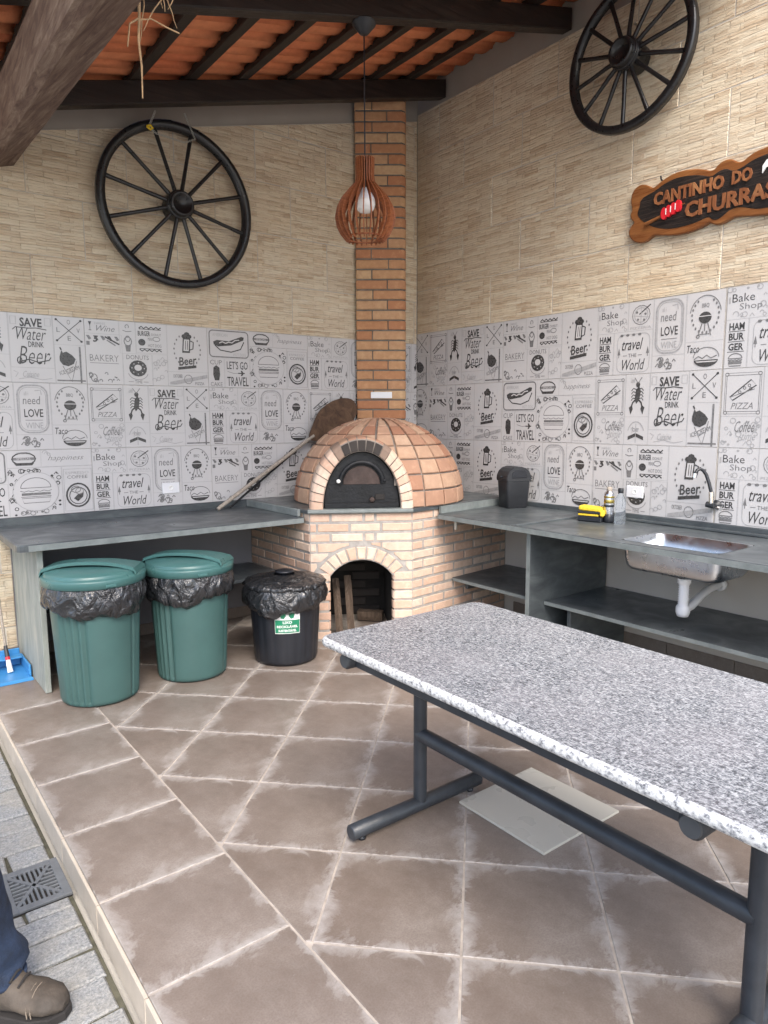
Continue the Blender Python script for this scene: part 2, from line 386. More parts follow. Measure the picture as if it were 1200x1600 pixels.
def tri_text(s, bold=0.0, shear=0.0, _c={}):
    k = (s, bold, shear)
    if k in _c: return _c[k]
    cu = bpy.data.curves.new('lettering', 'FONT'); cu.body = s; cu.offset = bold; cu.shear = shear; cu.resolution_u = 2; cu.fill_mode = 'FRONT'
    o = bpy.data.objects.new('lettering', cu); C.objects.link(o)
    dg = bpy.context.evaluated_depsgraph_get(); dg.update(); me = o.evaluated_get(dg).to_mesh()
    vs = [(v.co.x, v.co.y) for v in me.vertices]; fs = [tuple(p.vertices) for p in me.polygons]
    o.evaluated_get(dg).to_mesh_clear(); bpy.data.objects.remove(o); bpy.data.curves.remove(cu)
    xs = [v[0] for v in vs]; ys = [v[1] for v in vs]; x0, x1, y0, y1 = min(xs), max(xs), min(ys), max(ys)
    vs = [((x-x0)/(x1-x0), (y-y0)/(y1-y0)) for x, y in vs]
    _c[k] = (vs, fs); return _c[k]

# ============================================================ GROUND, PLATFORM, FLOOR
rg = random.Random(4)
EX, BX = -3.3557, -2.9453                   # platform edge, line between border and field
GZ = -.10                                   # level of the paving outside
g = MB(); g.box((-150, -150, GZ-.6), (150, 150, GZ-.035)); structure('ground', g, 'ground_concrete')
g = MB(); g.box((-7.5, -9, GZ-.034), (EX-.012, .0, GZ-.012)); paving = structure('paving', g, 'sand_joint')
g = MB(); g.box((EX+.010, -9, GZ-.03), (.3, .3, -.0028)); floor = structure('floor', g, 'grout_floor')
S = .405; K = 2**-.5; OX, OY = -2.35834, -3.04868

def floor_piece(poly, u, v, su, sv, th=.009, bev=.0016):
    mb = MB(); mb.prism(poly, -th, rg.uniform(-.0006, .0004), bev)
    uvs = []
    for (x, y, z) in mb.v:
        uvs.append((max(1e-4, min(1, u((x, y))/su)), max(1e-4, min(1, v((x, y))/sv))))
    mb.uv = uvs; xs = sum(p[0] for p in poly)/len(poly); ys = sum(p[1] for p in poly)/len(poly)
    me = mb.mesh('floor_tile', 'floor', (xs, ys, 0))
    inst('floor_tile', me, Matrix.Translation((xs, ys, 0)), floor)
GAP = .007
def diag(i, j):                              # lattice corner
    return (OX+S*K*(i-j), OY-S*K*(i+j))
for i in range(-14, 12):
    for j in range(-14, 10):
        a, b, c, d = diag(i, j), diag(i+1, j), diag(i+1, j+1), diag(i, j+1)
        poly = inset([a, d, c, b], GAP/2)
        for cl in ((-1, 0, -(BX+GAP/2)), (1, 0, -.002), (0, 1, -.002), (0, -1, 5.4)): poly = clip(poly, *cl) if len(poly) > 2 else poly
        if len(poly) < 3 or area(poly) < .0008: continue
        mx = sum(p[0] for p in poly)/len(poly); my = sum(p[1] for p in poly)/len(poly)
        if mx > -1.5 and my > -.6: continue
        ax, ay = a
        u = lambda p, ax=ax, ay=ay: ((p[0]-ax)*K-(p[1]-ay)*K)
        v = lambda p, ax=ax, ay=ay: (-(p[0]-ax)*K-(p[1]-ay)*K)
        floor_piece(poly, u, v, S, S)
y = -2.4225+.42*5.75
SB = .422
y = 0.0
y0b = -2.53+SB*6
for k in range(14):
    yt = y0b-k*SB; yb = yt-SB
    if yb > -.02: continue
    poly = [(EX+.009, yb+GAP/2), (BX-GAP/2, yb+GAP/2), (BX-GAP/2, min(yt-GAP/2, -.002)), (EX+.009, min(yt-GAP/2, -.002))]
    floor_piece(poly, lambda p: p[0]-EX, lambda p, yb=yb: p[1]-yb, .41, SB)
    fr = frame((EX+.008, yb+SB/2, GZ/2-.003), (0, -1, 0), (0, 0, 1), (-1, 0, 0))      # tiled riser of the platform
    mb = MB(); mb.prism([(-SB/2+.002, -.047), (SB/2-.002, -.047), (SB/2-.002, .047), (-SB/2+.002, .047)], 0, .009, .002)
    inst('riser_tile', mb.mesh('riser_tile', 'riser'), fr, floor)
# skirting tiles at the foot of both walls
def skirting(fr_fn, t0, t1, n):
    w = (t1-t0)/n
    me = None
    for k in range(n):
        mb = MB(); mb.prism([(-w/2+.002, 0), (w/2-.002, 0), (w/2-.002, .075), (-w/2+.002, .075)], 0, .008, .0015)
        mb.uv = [(.5, .5)]*len(mb.v)
        me = me or mb.mesh('skirting_tile', 'floor'); inst('skirting_tile', me, fr_fn(t0+(k+.5)*w), floor)
skirting(lambda t: frame((t, -.0005, .0015), (1, 0, 0), (0, 0, 1), (0, -1, 0)), -3.2, -1.58, 4)
skirting(lambda t: frame((-.0005, -t, .0015), (0, -1, 0), (0, 0, 1), (-1, 0, 0)), 1.12, 4.8, 9)

# paving stones outside: rough cut granite laid in courses
yc = -.02
grate_box = (-3.555, -3.362, -2.285, -2.045)
row = 0
while yc > -5.6:
    h = rg.uniform(.105, .15); x = EX-.016-rg.uniform(0, .01); row += 1; sk = rg.uniform(-.012, .012)
    first = True
    while x > -4.7:
        w = rg.uniform(.17, .30)*(rg.choice([.55, 1]) if first else 1); first = False
        q = [(x-w, yc-h), (x, yc-h), (x, yc), (x-w, yc)]
        q = [(px+rg.uniform(-.006, .006)*(px < EX-.05), py+rg.uniform(-.007, .007)+sk*(EX-px)) for px, py in q]
        q = inset(q, .006)
        gx0, gx1, gy0, gy1 = grate_box
        cands = [q]
        if min(p[0] for p in q) < gx1 and max(p[0] for p in q) > gx0 and min(p[1] for p in q) < gy1 and max(p[1] for p in q) > gy0:
            cands = [clip(q, 1, 0, gx0-.008)]
            r_1 = clip(q, -1, 0, -(gx0-.008)) 
            if len(r_1) > 2: cands += [clip(r_1, 0, -1, -(gy1+.008)), clip(r_1, 0, 1, gy0-.008)]
        for q_ in cands:
            if len(q_) < 3 or area(q_) < .0006: continue
            mb = MB(); mx = sum(p[0] for p in q_)/len(q_); my = sum(p[1] for p in q_)/len(q_)
            mb.prism(q_, -.03, rg.uniform(-.004, .003), .005)
            inst('paving_stone', mb.mesh('paving_stone', 'paver', (mx, my, 0)), Matrix.Translation((mx, my, GZ)), paving)
        x -= w
    yc -= h

# ============================================================ WALLS
SL = .2705                                   # slope of the roof along x
TW, TH = .785, .3922                         # printed tiles (left wall)
ZB = 2.0269; ZBR = 2.1067; THR = .4266; TWR = .812
TRH = .3375; TRW = .574; TRHR = .3405
LW = frame((0, 0, 0), (1, 0, 0), (0, 0, 1), (0, -1, 0))
RW = frame((0, 0, 0), (0, -1, 0), (0, 0, 1), (-1, 0, 0))

# --- flat printed artwork of the four tile designs, drawn in units of one tile (0..1, 0..1, y down)
class Art:
    def __init__(s): s.mb = MB(); s.k = 0
    def z(s): s.k += 1; return .0004+.000012*s.k
    def P(s, x, y): return (x*TW, (1-y)*TH)
    def poly(s, pts, c=0):
        s.mb.cur = c; z = s.z(); v = [(*s.P(x, y), z) for x, y in pts]
        ar = sum(v[i][0]*v[(i+1) % len(v)][1]-v[(i+1) % len(v)][0]*v[i][1] for i in range(len(v)))
        s.mb.add(v if ar > 0 else v[::-1], [tuple(range(len(v)))])
    def line(s, pts, w=.006, c=0, close=False):
        s.mb.cur = c; z = s.z(); p = [Vector(s.P(*q)) for q in pts]; n = len(p); w = w*TW*.66; L = []; Rr = []
        for i in range(n):
            a = p[i-1] if (i > 0 or close) else p[i]; b = p[(i+1) % n] if (i < n-1 or close) else p[i]
            t = (b-a); t = t.normalized() if t.length > 1e-9 else Vector((1, 0)); nn = Vector((-t.y, t.x))*w
            L.append((*(p[i]+nn), z)); Rr.append((*(p[i]-nn), z))
        m_ = n if close else n-1
        s.mb.add(L+Rr, [(i, i+n, (i+1) % n+n, (i+1) % n) for i in range(m_)])
    def rect(s, x0, y0, x1, y1, w=.004, c=1, r=0):
        if r: 
            pts = []
            for cx_, cy_, a0 in ((x1-r/2, y0+r, -90), (x1-r/2, y1-r, 0), (x0+r/2, y1-r, 90), (x0+r/2, y0+r, 180)):
                for k in range(5): a = R(a0+k*22.5); pts.append((cx_+r/2*math.cos(a), cy_+r*math.sin(a)))
        else: pts = [(x0, y0), (x1, y0), (x1, y1), (x0, y1)]
        s.line(pts, w, c, True)
    def ell(s, x, y, rx, ry, c=0, n=14, fill=True, w=.005, a0=0, a1=360):
        full = abs(a1-a0) >= 360; m_ = n if full else n+1
        pts = [(x+rx*math.cos(R(a0+(a1-a0)*k/n)), y+ry*math.sin(R(a0+(a1-a0)*k/n))) for k in range(m_)]
        if fill: s.poly(pts, c)
        else: s.line(pts, w, c, full)
    def text(s, t, x0, y0, x1, y1, c=0, bold=.0, shear=0, rot=0):
        vs, fs = tri_text(t, bold, shear); s.mb.cur = c; z = s.z(); out = []
        xm, ym = (x0+x1)/2, (y0+y1)/2
        for a, b in vs:
            x, y = x0+(x1-x0)*a, y1-(y1-y0)*b
            if rot:
                dx, dy = (x-xm)*2, y-ym; ca, sa = math.cos(R(rot)), math.sin(R(rot)); x, y = xm+(dx*ca-dy*sa)/2, ym+dx*sa+dy*ca
            out.append((*s.P(x, y), z))
        s.mb.add(out, fs)
    def scrib(s, x0, y0, x1, y1, n, c=2, seed=0, w=.004):
        r = random.Random(seed)
        for k in range(n):
            x, y = r.uniform(x0+.01, x1-.01), r.uniform(y0+.03, y1-.03); t = r.randrange(4); q = r.uniform(.010, .019)
            if t == 0: s.ell(x, y, q, q*1.8, c, 8, False, w)
            elif t == 1: s.ell(x, y, q, q*2, c, 6, False, w, 180, 400)
            elif t == 2: s.line([(x-q, y+q), (x, y-q*1.6), (x+q, y+q)], w, c)
            else: s.ell(x, y, q*.6, q, c, 6)
def burger(a, x, y, w, h, c=0, lw=.005):
    a.ell(x, y-h*.12, w*.5, h*.36, c, 12, False, lw, 180, 360); a.line([(x-w*.5, y-h*.12), (x+w*.5, y-h*.12)], lw, c)
    a.line([(x-w*.52+w*1.04*k/8, y+(h*.02 if k % 2 else -h*.02)) for k in range(9)], lw, c)
    a.poly([(x-w*.48, y+h*.06), (x+w*.48, y+h*.06), (x+w*.48, y+h*.15), (x-w*.48, y+h*.15)], c if c == 0 else 1)
    a.line([(x-w*.5, y+h*.2), (x+w*.5, y+h*.2)], lw, c); a.line([(x-w*.48, y+h*.25), (x-w*.42, y+h*.42), (x+w*.42, y+h*.42), (x+w*.48, y+h*.25)], lw, c, True)
def wreath(a, x, y, rx, ry, c=0):
    for sgn in (-1, 1):
        for k in range(9):
            t = R(-55+k*17); px, py = x+sgn*rx*math.cos(t), y+ry*math.sin(t)
            a.ell(px, py, .007, .02, c, 6)
def design_a():
    a = Art(); G, D, L = 1, 0, 2
    a.rect(.0, 0, .268, .6, .002, L); a.rect(.0, .6, .268, 1, .002, L); a.rect(.272, 0, .47, .6, .002, L); a.rect(.272, .6, .47, 1, .002, L)
    a.rect(.475, 0, .772, .78, .002, L); a.rect(.475, .78, .772, 1, .002, L); a.rect(.776, 0, 1, .42, .002, L); a.rect(.776, .42, 1, 1, .002, L)
    a.rect(.03, .09, .245, .54, .004, G); a.rect(.02, .06, .255, .57, .003, G)
    for x in (.03, .245):
        for y in (.075, .555): a.ell(x, y, .012, .022, G, 6, False, .004)
    a.line([(.055, .36), (.19, .15), (.225, .22), (.075, .40)], .006, D, True); a.line([(.055, .36), (.215, .265)], .004, G)
    for x, y in ((.12, .30), (.15, .25), (.18, .22), (.19, .26)): a.ell(x, y, .009, .017, D, 7, False, .003)
    a.text('PIZZA', .065, .43, .21, .51, G, .0, .3)
    a.scrib(0, .6, .268, 1, 26, L, 3); a.text('Coffee', .10, .66, .23, .80, G, 0, .45); a.text('time', .15, .80, .24, .90, L, 0, .4)
    # crayfish
    a.poly([(.36, .22), (.385, .17), (.40, .24), (.39, .36), (.365, .42), (.35, .36)], D); a.ell(.375, .15, .018, .04, D, 8)
    for sx in (-1, 1):
        a.line([(.37, .34), (.37+sx*.035, .40), (.37+sx*.045, .46)], .009, D); a.poly([(.37+sx*.04, .43), (.37+sx*.065, .47), (.37+sx*.05, .57), (.37+sx*.032, .49)], D)
        for k in range(4): a.line([(.372, .22+k*.045), (.372+sx*.035, .20+k*.045), (.372+sx*.05, .235+k*.045)], .005, D)
        a.line([(.375, .13), (.375+sx*.03, .05)], .004, G)
    a.text('Lobster', .315, .05, .35, .12, L)
    a.ell(.37, .86, .07, .19, L, 12, False, .005, 200, 340); a.poly([(.305, .88), (.37, .83), (.435, .88), (.435, .93), (.37, .88), (.305, .93)], D)
    a.line([(.37, .70), (.37, .97)], .004, L); a.text('CHEF', .345, .76, .395, .81, G); a.line([(.33, .78), (.345, .74), (.34, .83)], .004, L)
    a.text('SAVE', .55, .06, .70, .19, D, .03); a.text('Water', .525, .20, .725, .38, D, -.005, .35); a.text('DRINK', .60, .40, .705, .48, D, .01)
    a.text('Beer', .53, .47, .745, .73, D, -.01, .3); a.line([(.50, .24), (.52, .20), (.60, .21), (.66, .20), (.73, .22)], .005, D)
    a.line([(.53, .70), (.60, .66), (.66, .70), (.735, .665), (.75, .62)], .006, D); a.ell(.535, .68, .015, .05, D, 8, False, .006)
    a.rect(.488, .05, .525, .16, .003, L); a.rect(.72, .05, .76, .16, .003, L)
    a.text('Cuisine', .55, .83, .66, .92, L, 0, .4); a.line([(.52, .95), (.60, .92), (.68, .955), (.75, .93)], .003, L); a.line([(.49, .83), (.52, .86), (.50, .92)], .003, L)
    a.line([(.80, .05), (.975, .36)], .004, D); a.line([(.975, .05), (.80, .36)], .004, D)
    for x, y in ((.80, .05), (.975, .05), (.80, .36), (.975, .36)): a.ell(x, y, .01, .018, D, 6)
    for t, x, y in (('L', .812, .20), ('O', .888, .08), ('V', .955, .20), ('E', .888, .32)): a.text(t, x-.012, y-.035, x+.012, y+.035, G)
    a.poly([(.81, .60), (.825, .50), (.835, .54), (.86, .52), (.90, .57), (.925, .63), (.91, .70), (.87, .74), (.83, .72), (.81, .66)], D)
    a.line([(.825, .50), (.815, .46)], .008, D); a.line([(.83, .74), (.89, .97), (.93, .66)], .004, G); a.line([(.85, .80), (.905, .74)], .003, G); a.line([(.86, .86), (.91, .80)], .003, G)
    a.text('ICE CREAM', .80, .77, .95, .83, G, 0, 0, -20); a.poly([(.952, .44), (.965, .44), (.965, .99), (.952, .99)], G); a.poly([(.785, .945), (.99, .945), (.99, .965), (.785, .965)], G)
    return a.mb
def design_b():
    a = Art(); G, D, L = 1, 0, 2
    for r in ((0, 0, .26, .22), (0, .22, .28, 1), (.264, 0, .39, .5), (.394, 0, .645, .48), (.284, .5, .515, 1), (.52, .5, .645, 1), (.65, 0, 1, .76), (.65, .76, 1, 1)): a.rect(*r, .002, L)
    a.poly([(.03, .04), (.055, .04), (.043, .11)], D); a.line([(.043, .1), (.043, .16)], .003, D); a.line([(.033, .17), (.053, .17)], .004, D)
    a.text('sweet', .075, .04, .16, .08, L); a.text('Wine', .09, .09, .23, .18, G, 0, .4)
    for k in range(5): x = .01+k*.053; a.poly([(x, .25), (x+.022, .25), (x+.04, .30+.02*(k % 2)), (x+.02, .32)], D if k % 2 else G)
    a.line([(.15, .26), (.26, .37)], .009, D); a.line([(.165, .31), (.23, .39)], .008, G); a.poly([(.01, .34), (.035, .34), (.035, .40), (.01, .40)], G); a.text('5', .06, .25, .10, .35, D, .04, .2)
    a.text('BAKERY', .03, .54, .25, .64, G, -.01); a.line([(.03, .67), (.25, .67)], .003, G); a.scrib(.01, .80, .27, .99, 12, G, 8, .005); a.ell(.055, .90, .022, .06, G, 10, False, .005)
    a.line([(.29, .14), (.32, .16), (.36, .15)], .004, G); a.ell(.325, .08, .014, .03, G, 8, False, .004, 120, 400)
    a.poly([(.305, .37), (.35, .37), (.345, .47), (.312, .47)], 1); a.ell(.328, .31, .03, .07, G, 10, False, .006); a.ell(.328, .27, .018, .045, G, 10, False, .005)
    a.line([(.42+.02*k, .09-(.03 if k % 2 else 0)) for k in range(10)], .007, D); a.line([(.42, .10), (.60, .10)], .004, D); a.line([(.42+.02*k, .42+(.03 if k % 2 else 0)) for k in range(10)], .007, D); a.line([(.42, .41), (.60, .41)], .004, D)
    a.text('BURGER', .41, .13, .51, .21, D, .02); a.text('DONUT', .52, .16, .60, .20, G); a.ell(.44, .31, .03, .055, D, 10, True); a.text('MENU', .49, .23, .53, .28, G); a.text('HOT DOG', .49, .33, .60, .38, G); a.ell(.56, .25, .03, .035, G, 8, False, .004)
    a.text('DONUTS', .31, .52, .49, .59, G); a.ell(.40, .73, .072, .13, D, 16); a.ell(.40, .72, .03, .05, 3, 12); a.ell(.40, .79, .08, .12, G, 12, False, .003, 10, 170)
    for k in range(8): t = k*.8; a.ell(.40+.05*math.cos(t), .73+.09*math.sin(t), .006, .008, 3, 5)
    a.text('TIME', .37, .92, .43, .97, G); a.line([(.32, .945), (.36, .945)], .003, G); a.line([(.44, .945), (.48, .945)], .003, G)
    a.scrib(.52, .5, .645, 1, 16, L, 5)
    wreath(a, .82, .40, .115, .27, 1); mug(a, .82, .22, 1); a.text('Beer', .74, .50, .90, .64, D, .015, .2, -8); a.poly([(.735, .68), (.895, .64), (.895, .685), (.735, .725)], D)
    a.text('OKTOBER', .69, .80, .77, .86, G); a.poly([(.66, .97), (.66, .93), (.99, .79), (.99, .85), (.72, .97)], 2); a.ell(.82, .88, .035, .075, G, 10, False, .004); a.text('PIZZA', .88, .92, .96, .97, G)
    return a.mb
def mug(a, x, y, sc=1):
    a.poly([(x-.035, y-.02), (x+.03, y-.02), (x+.022, y+.22), (x-.045, y+.22)], 0); a.poly([(x-.026, y), (x+.02, y), (x+.012, y+.19), (x-.034, y+.19)], 3)
    a.line([(x+.03, y+.02), (x+.055, y+.04), (x+.05, y+.15), (x+.022, y+.17)], .007, 0); a.line([(x-.012, y+.02), (x-.016, y+.17)], .004, 0); a.line([(x+.006, y+.02), (x+.001, y+.17)], .004, 0)
    for dx, dy, q in ((-.025, -.05, .022), (0, -.08, .026), (.022, -.05, .02), (0, -.04, .025)): a.ell(x+dx, y+dy, q, q*1.7, 0, 8)
def design_c():
    a = Art(); G, D, L = 1, 0, 2
    for r in ((0, .5, .15, 1), (.155, .5, .395, 1), (.4, 0, .63, .26), (.635, 0, 1, .26), (.4, .265, .77, 1), (.775, .265, 1, 1)): a.rect(*r, .002, L)
    a.rect(.02, .03, .385, .475, .008, G, .06); a.text('AMERICAN', .05, .075, .19, .13, L); a.text('HOT DOG', .24, .40, .36, .45, L)
    a.poly([(.055, .22), (.09, .19), (.2, .20), (.32, .11), (.345, .12), (.34, .17), (.22, .27), (.10, .30), (.06, .27)], D); a.line([(.07, .28), (.12, .36), (.22, .385), (.31, .33), (.345, .20)], .007, D)
    a.line([(.11, .24), (.14, .215), (.17, .24), (.20, .215), (.23, .225), (.26, .18), (.30, .17)], .007, 3)
    a.text('CUP', .02, .53, .13, .61, G); a.poly([(.05, .66), (.075, .62), (.105, .66), (.11, .78), (.10, .88), (.06, .88), (.045, .78)], D); a.text('CAKE', .02, .91, .13, .98, G)
    a.text("LET'S GO", .175, .54, .375, .68, D, .01); a.line([(.18, .72), (.24, .75), (.28, .745)], .003, G); a.line([(.28, .745), (.345, .745)], .007, D); a.poly([(.305, .70), (.32, .70), (.335, .745), (.32, .79), (.305, .79), (.315, .745)], D); a.text('TRAVEL', .175, .81, .38, .97, D, .01)
    a.ell(.515, .13, .08, .09, D, 14, False, .007); a.poly([(.44, .11), (.59, .11), (.59, .15), (.44, .15)], G); a.poly([(.445, .19), (.585, .19), (.57, .23), (.46, .23)], D); a.text('HAMBURGER', .47, .03, .56, .06, G); a.text('SPECIAL', .465, .115, .565, .145, 3)
    a.text('happiness', .68, .09, .94, .19, G, -.01, .45); a.scrib(.645, .02, .70, .10, 3, L, 2)
    a.scrib(.4, .27, .48, 1, 17, D, 4); a.scrib(.69, .27, .77, 1, 15, D, 6); a.scrib(.46, .27, .70, .36, 8, D, 7); a.scrib(.46, .90, .70, .99, 10, G, 9)
    a.ell(.585, .63, .155, .29, 3, 22); a.ell(.585, .63, .16, .295, L, 22, False, .003); burger(a, .585, .62, .21, .42, 1, .004)
    a.rect(.785, .31, .99, .96, .003, L); a.text('ESPRESSO', .80, .35, .97, .39, L); a.text('COFFEE', .81, .41, .96, .46, G)
    a.ell(.885, .72, .085, .18, D, 20, False, .01); a.ell(.885, .73, .065, .13, D, 16, False, .005); a.ell(.87, .63, .035, .05, G, 10, False, .005); a.poly([(.85, .77), (.88, .71), (.925, .68), (.92, .75), (.88, .82)], D); a.ell(.895, .66, .03, .05, G, 8, False, .004)
    return a.mb
def design_d():
    a = Art(); G, D, L = 1, 0, 2
    for r in ((0, 0, .268, .4), (0, .4, .15, 1), (.272, 0, .475, .4), (.155, .4, .475, 1), (.48, 0, .725, .77), (.48, .77, .725, 1), (.73, 0, 1, .63), (.73, .63, 1, 1)): a.rect(*r, .002, L)
    a.scrib(0, 0, .268, .07, 6, L, 1); a.scrib(0, .31, .268, .4, 7, L, 2); a.scrib(.22, .05, .268, .35, 4, L, 13)
    a.text('Bake', .035, .09, .18, .19, D, -.005); a.text('Shop', .085, .21, .23, .31, G, -.005); a.poly([(.012, .12), (.024, .12), (.024, .2), (.012, .2)], L)
    for k, t in enumerate(('HAM', 'BUR', 'GER')): a.text(t, .025, .44+k*.125, .125, .53+k*.125, D, .03); a.line([(.02, .545+k*.125), (.13, .545+k*.125)], .003, D)
    burger(a, .075, .90, .09, .17, G, .005)
    a.ell(.375, .19, .072, .13, G, 14, False, .004); a.ell(.375, .19, .055, .10, L, 12, False, .004); a.line([(.36, .18), (.45, .06)], .006, D); a.line([(.375, .06), (.375, .31)], .003, L); a.line([(.31, .19), (.44, .23)], .003, L)
    for x, y in ((.34, .15), (.35, .25), (.40, .26), (.41, .18)): a.ell(x, y, .01, .018, G, 6)
    a.text('PIZZERIA', .29, .345, .46, .38, L)
    a.rect(.185, .44, .455, .97, .003, L, .09); a.text('travel', .225, .50, .40, .66, D, .005, .35); a.text('THE', .28, .71, .35, .76, G); a.line([(.235, .735), (.27, .735)], .003, G); a.line([(.36, .735), (.395, .735)], .003, G); a.text('World', .23, .79, .42, .94, D, .0, .3)
    for x in (.20, .44): a.poly([(x-.012, .72), (x, .62), (x+.012, .72)], G); a.line([(x, .72), (x, .76)], .004, G)
    for k in range(4): a.ell(.22+k*.05, .45, .015, .02, G, 6, True)
    a.rect(.50, .04, .705, .74, .009, L, .14); a.rect(.512, .07, .693, .71, .003, L, .12)
    a.text('all i', .545, .13, .575, .19, L); a.text('need', .535, .20, .655, .32, G, 0, .1); a.line([(.62, .12), (.66, .11), (.665, .18)], .004, L); a.text('LOVE', .54, .39, .67, .51, D, .01); a.line([(.545, .555), (.665, .555)], .003, G); a.text('WINE', .545, .59, .665, .68, L, 0)
    a.scrib(.51, .79, .70, .98, 18, G, 4, .006)
    wreath(a, .865, .30, .095, .22, 1); a.ell(.865, .30, .11, .25, G, 16, False, .004, 190, 350); a.text('BBQ', .84, .15, .89, .21, G); a.ell(.865, .33, .045, .075, D, 14); a.line([(.82, .31), (.91, .31)], .004, 3)
    a.line([(.845, .40), (.82, .56)], .005, G); a.line([(.885, .40), (.91, .56)], .005, G); a.line([(.865, .40), (.865, .50)], .005, G); a.ell(.82, .565, .012, .02, G, 7, False, .005); a.line([(.83, .54), (.90, .54)], .004, G)
    a.text('Taco', .745, .67, .835, .77, D, 0, .2); a.ell(.885, .87, .085, .09, D, 14, True, .006, 0, 180); a.ell(.885, .84, .09, .13, G, 14, False, .004, 180, 360); a.line([(.80, .86), (.83, .82), (.86, .85), (.89, .81), (.92, .85), (.96, .82)], .005, G)
    a.poly([(.81, .885), (.965, .885), (.95, .90), (.825, .90)], 3)
    return a.mb
INK = ['ink_dark', 'ink_mid', 'ink_light', 'ptile']
ART = {}
for key, fn in (('A', design_a), ('B', design_b), ('C', design_c), ('D', design_d)): ART[key] = fn().mesh('print_'+key.lower(), INK)
mb = MB(); mb.prism([(.0016, .0016), (TW-.0016, .0016), (TW-.0016, TH-.0016), (.0016, TH-.0016)], -.009, 0, .0009); PT = mb.mesh('printed_tile', 'ptile')
def tile_row(par, fr, keys, x_right, z_top, w, h, xmin, xmax, seeds=0):
    """keys listed left to right with explicit left edges; tiles clipped by the wall's ends"""
    for key, x0 in keys:
        if x0+w < xmin or x0 > xmax: continue
        sx, sy = w/TW, h/TH
        W = fr @ Matrix.Translation((x0, z_top-h, 0)) @ Matrix.Diagonal((sx, sy, 1, 1))
        lo, hi = max(0, (xmin-x0)/w), min(1, (xmax-x0)/w)
        if lo > 0.001 or hi < .999:                      # cut tile at the corner or wall end
            mb = MB(); mb.prism([(lo*TW+.0008, .0008), (hi*TW-.0008, .0008), (hi*TW-.0008, TH-.0008), (lo*TW+.0008, TH-.0008)], -.009, 0, .0009)
            t = inst('printed_tile', mb.mesh('printed_tile', 'ptile'), W, par); src = ART[key]
            mb = MB()
            for p in src.polygons:
                vs = [src.vertices[i].co for i in p.vertices]
                pl = [(v.x, v.y) for v in vs]
                if min(q[0] for q in pl) < lo*TW: pl = clip(pl, -1, 0, -lo*TW)
                if len(pl) > 2 and max(q[0] for q in pl) > hi*TW: pl = clip(pl, 1, 0, hi*TW)
                if len(pl) > 2: mb.cur = p.material_index; mb.add([(x, y, vs[0].z) for x, y in pl], [tuple(range(len(pl)))])
            me = mb.mesh('print', INK)
        else: t = inst('printed_tile', PT, W, par); me = ART[key]
        o = bpy.data.objects.new('print', me); C.objects.link(o); o.parent = t
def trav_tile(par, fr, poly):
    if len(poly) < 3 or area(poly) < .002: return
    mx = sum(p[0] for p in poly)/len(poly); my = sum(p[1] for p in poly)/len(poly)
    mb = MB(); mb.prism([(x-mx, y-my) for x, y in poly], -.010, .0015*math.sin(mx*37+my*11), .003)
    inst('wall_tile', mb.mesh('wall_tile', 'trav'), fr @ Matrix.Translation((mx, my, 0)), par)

# left wall
XL0 = -4.6
wl = thing('tiled_wall', 'left wall, stone-look tiles above a band of printed kitchen tiles, behind the green bins', 'wall', (-2.3, 0, 0))
def prism_w(fr, poly, z0, z1):
    mb = MB(); mb.prism(poly, z0, z1, 0, lambda p: tuple(fr @ Vector(p))); return mb
TOPL = lambda x: 3.765+.253*x
part('painted_masonry', prism_w(LW, [(XL0, -.2), (0.2, -.2), (0.2, 3.9+.1), (0, 3.985), (XL0, 3.985+SL*XL0)], -.18, -.012), 'paint_taupe', wl)
part('grout', prism_w(LW, [(XL0, 0.0), (-3.111, 0), (-3.111, .86), (-1.55, .86), (-1.55, .8), (-.0, .8), (-.0, TOPL(0)), (XL0, TOPL(XL0))], -.011, -.0025), 'grout_pale', wl)
part('painted_panel', prism_w(LW, [(-3.110, 0.0), (-1.4, 0), (-1.4, .78), (-3.110, .78)], -.011, -.002), 'paint_dark', wl)
x0 = -2.627
tile_row(wl, LW, [('A', x0-TW*1.0-.0), ('B', x0), ('C', x0+TW), ('D', x0+2*TW), ('A', x0+3*TW), ('C', x0-2*TW), ('D', x0-3*TW)], 0, ZB, TW, TH, XL0, -.002)
tile_row(wl, LW, [('C', x0-2*TW), ('D', x0-TW), ('A', x0), ('D', x0+TW), ('A', x0+2*TW), ('B', x0+3*TW), ('B', x0-3*TW)], 0, ZB-TH, TW, TH, XL0, -.002)
tile_row(wl, LW, [('B', x0-2*TW), ('C', x0-TW), ('D', x0), ('B', x0+TW), ('C', x0+2*TW), ('A', x0+3*TW), ('A', x0-3*TW)], 0, ZB-2*TH, TW, TH, XL0, -.002)
for k in range(-3, 6):
    if k == -3: za, zb_ = 0.0, .2
    elif k < 0: za, zb_ = .85+TRH*k if k < 0 else 0, .85+TRH*(k+1)
    else: za, zb_ = ZB+TRH*k, ZB+TRH*(k+1)
    off = -2.326 if k % 2 == 0 else -2.595
    if k < 0: za = max(0, .8505+.325*k); zb_ = .8505+.325*(k+1)
    n0 = -5
    for n in range(n0, 6):
        xa = off+n*TRW; xb = xa+TRW
        p = [(xa+.0018, za+.0018), (xb-.0018, za+.0018), (xb-.0018, zb_-.0018), (xa+.0018, zb_-.0018)]
        p = clip(p, -1, 0, -XL0); p = clip(p, 1, 0, -3.1125 if k < 0 else -.0012) if len(p) > 2 else p
        if k >= 0 and len(p) > 2: p = clip(p, -.253, 1, 3.763)
        trav_tile(wl, LW, p)
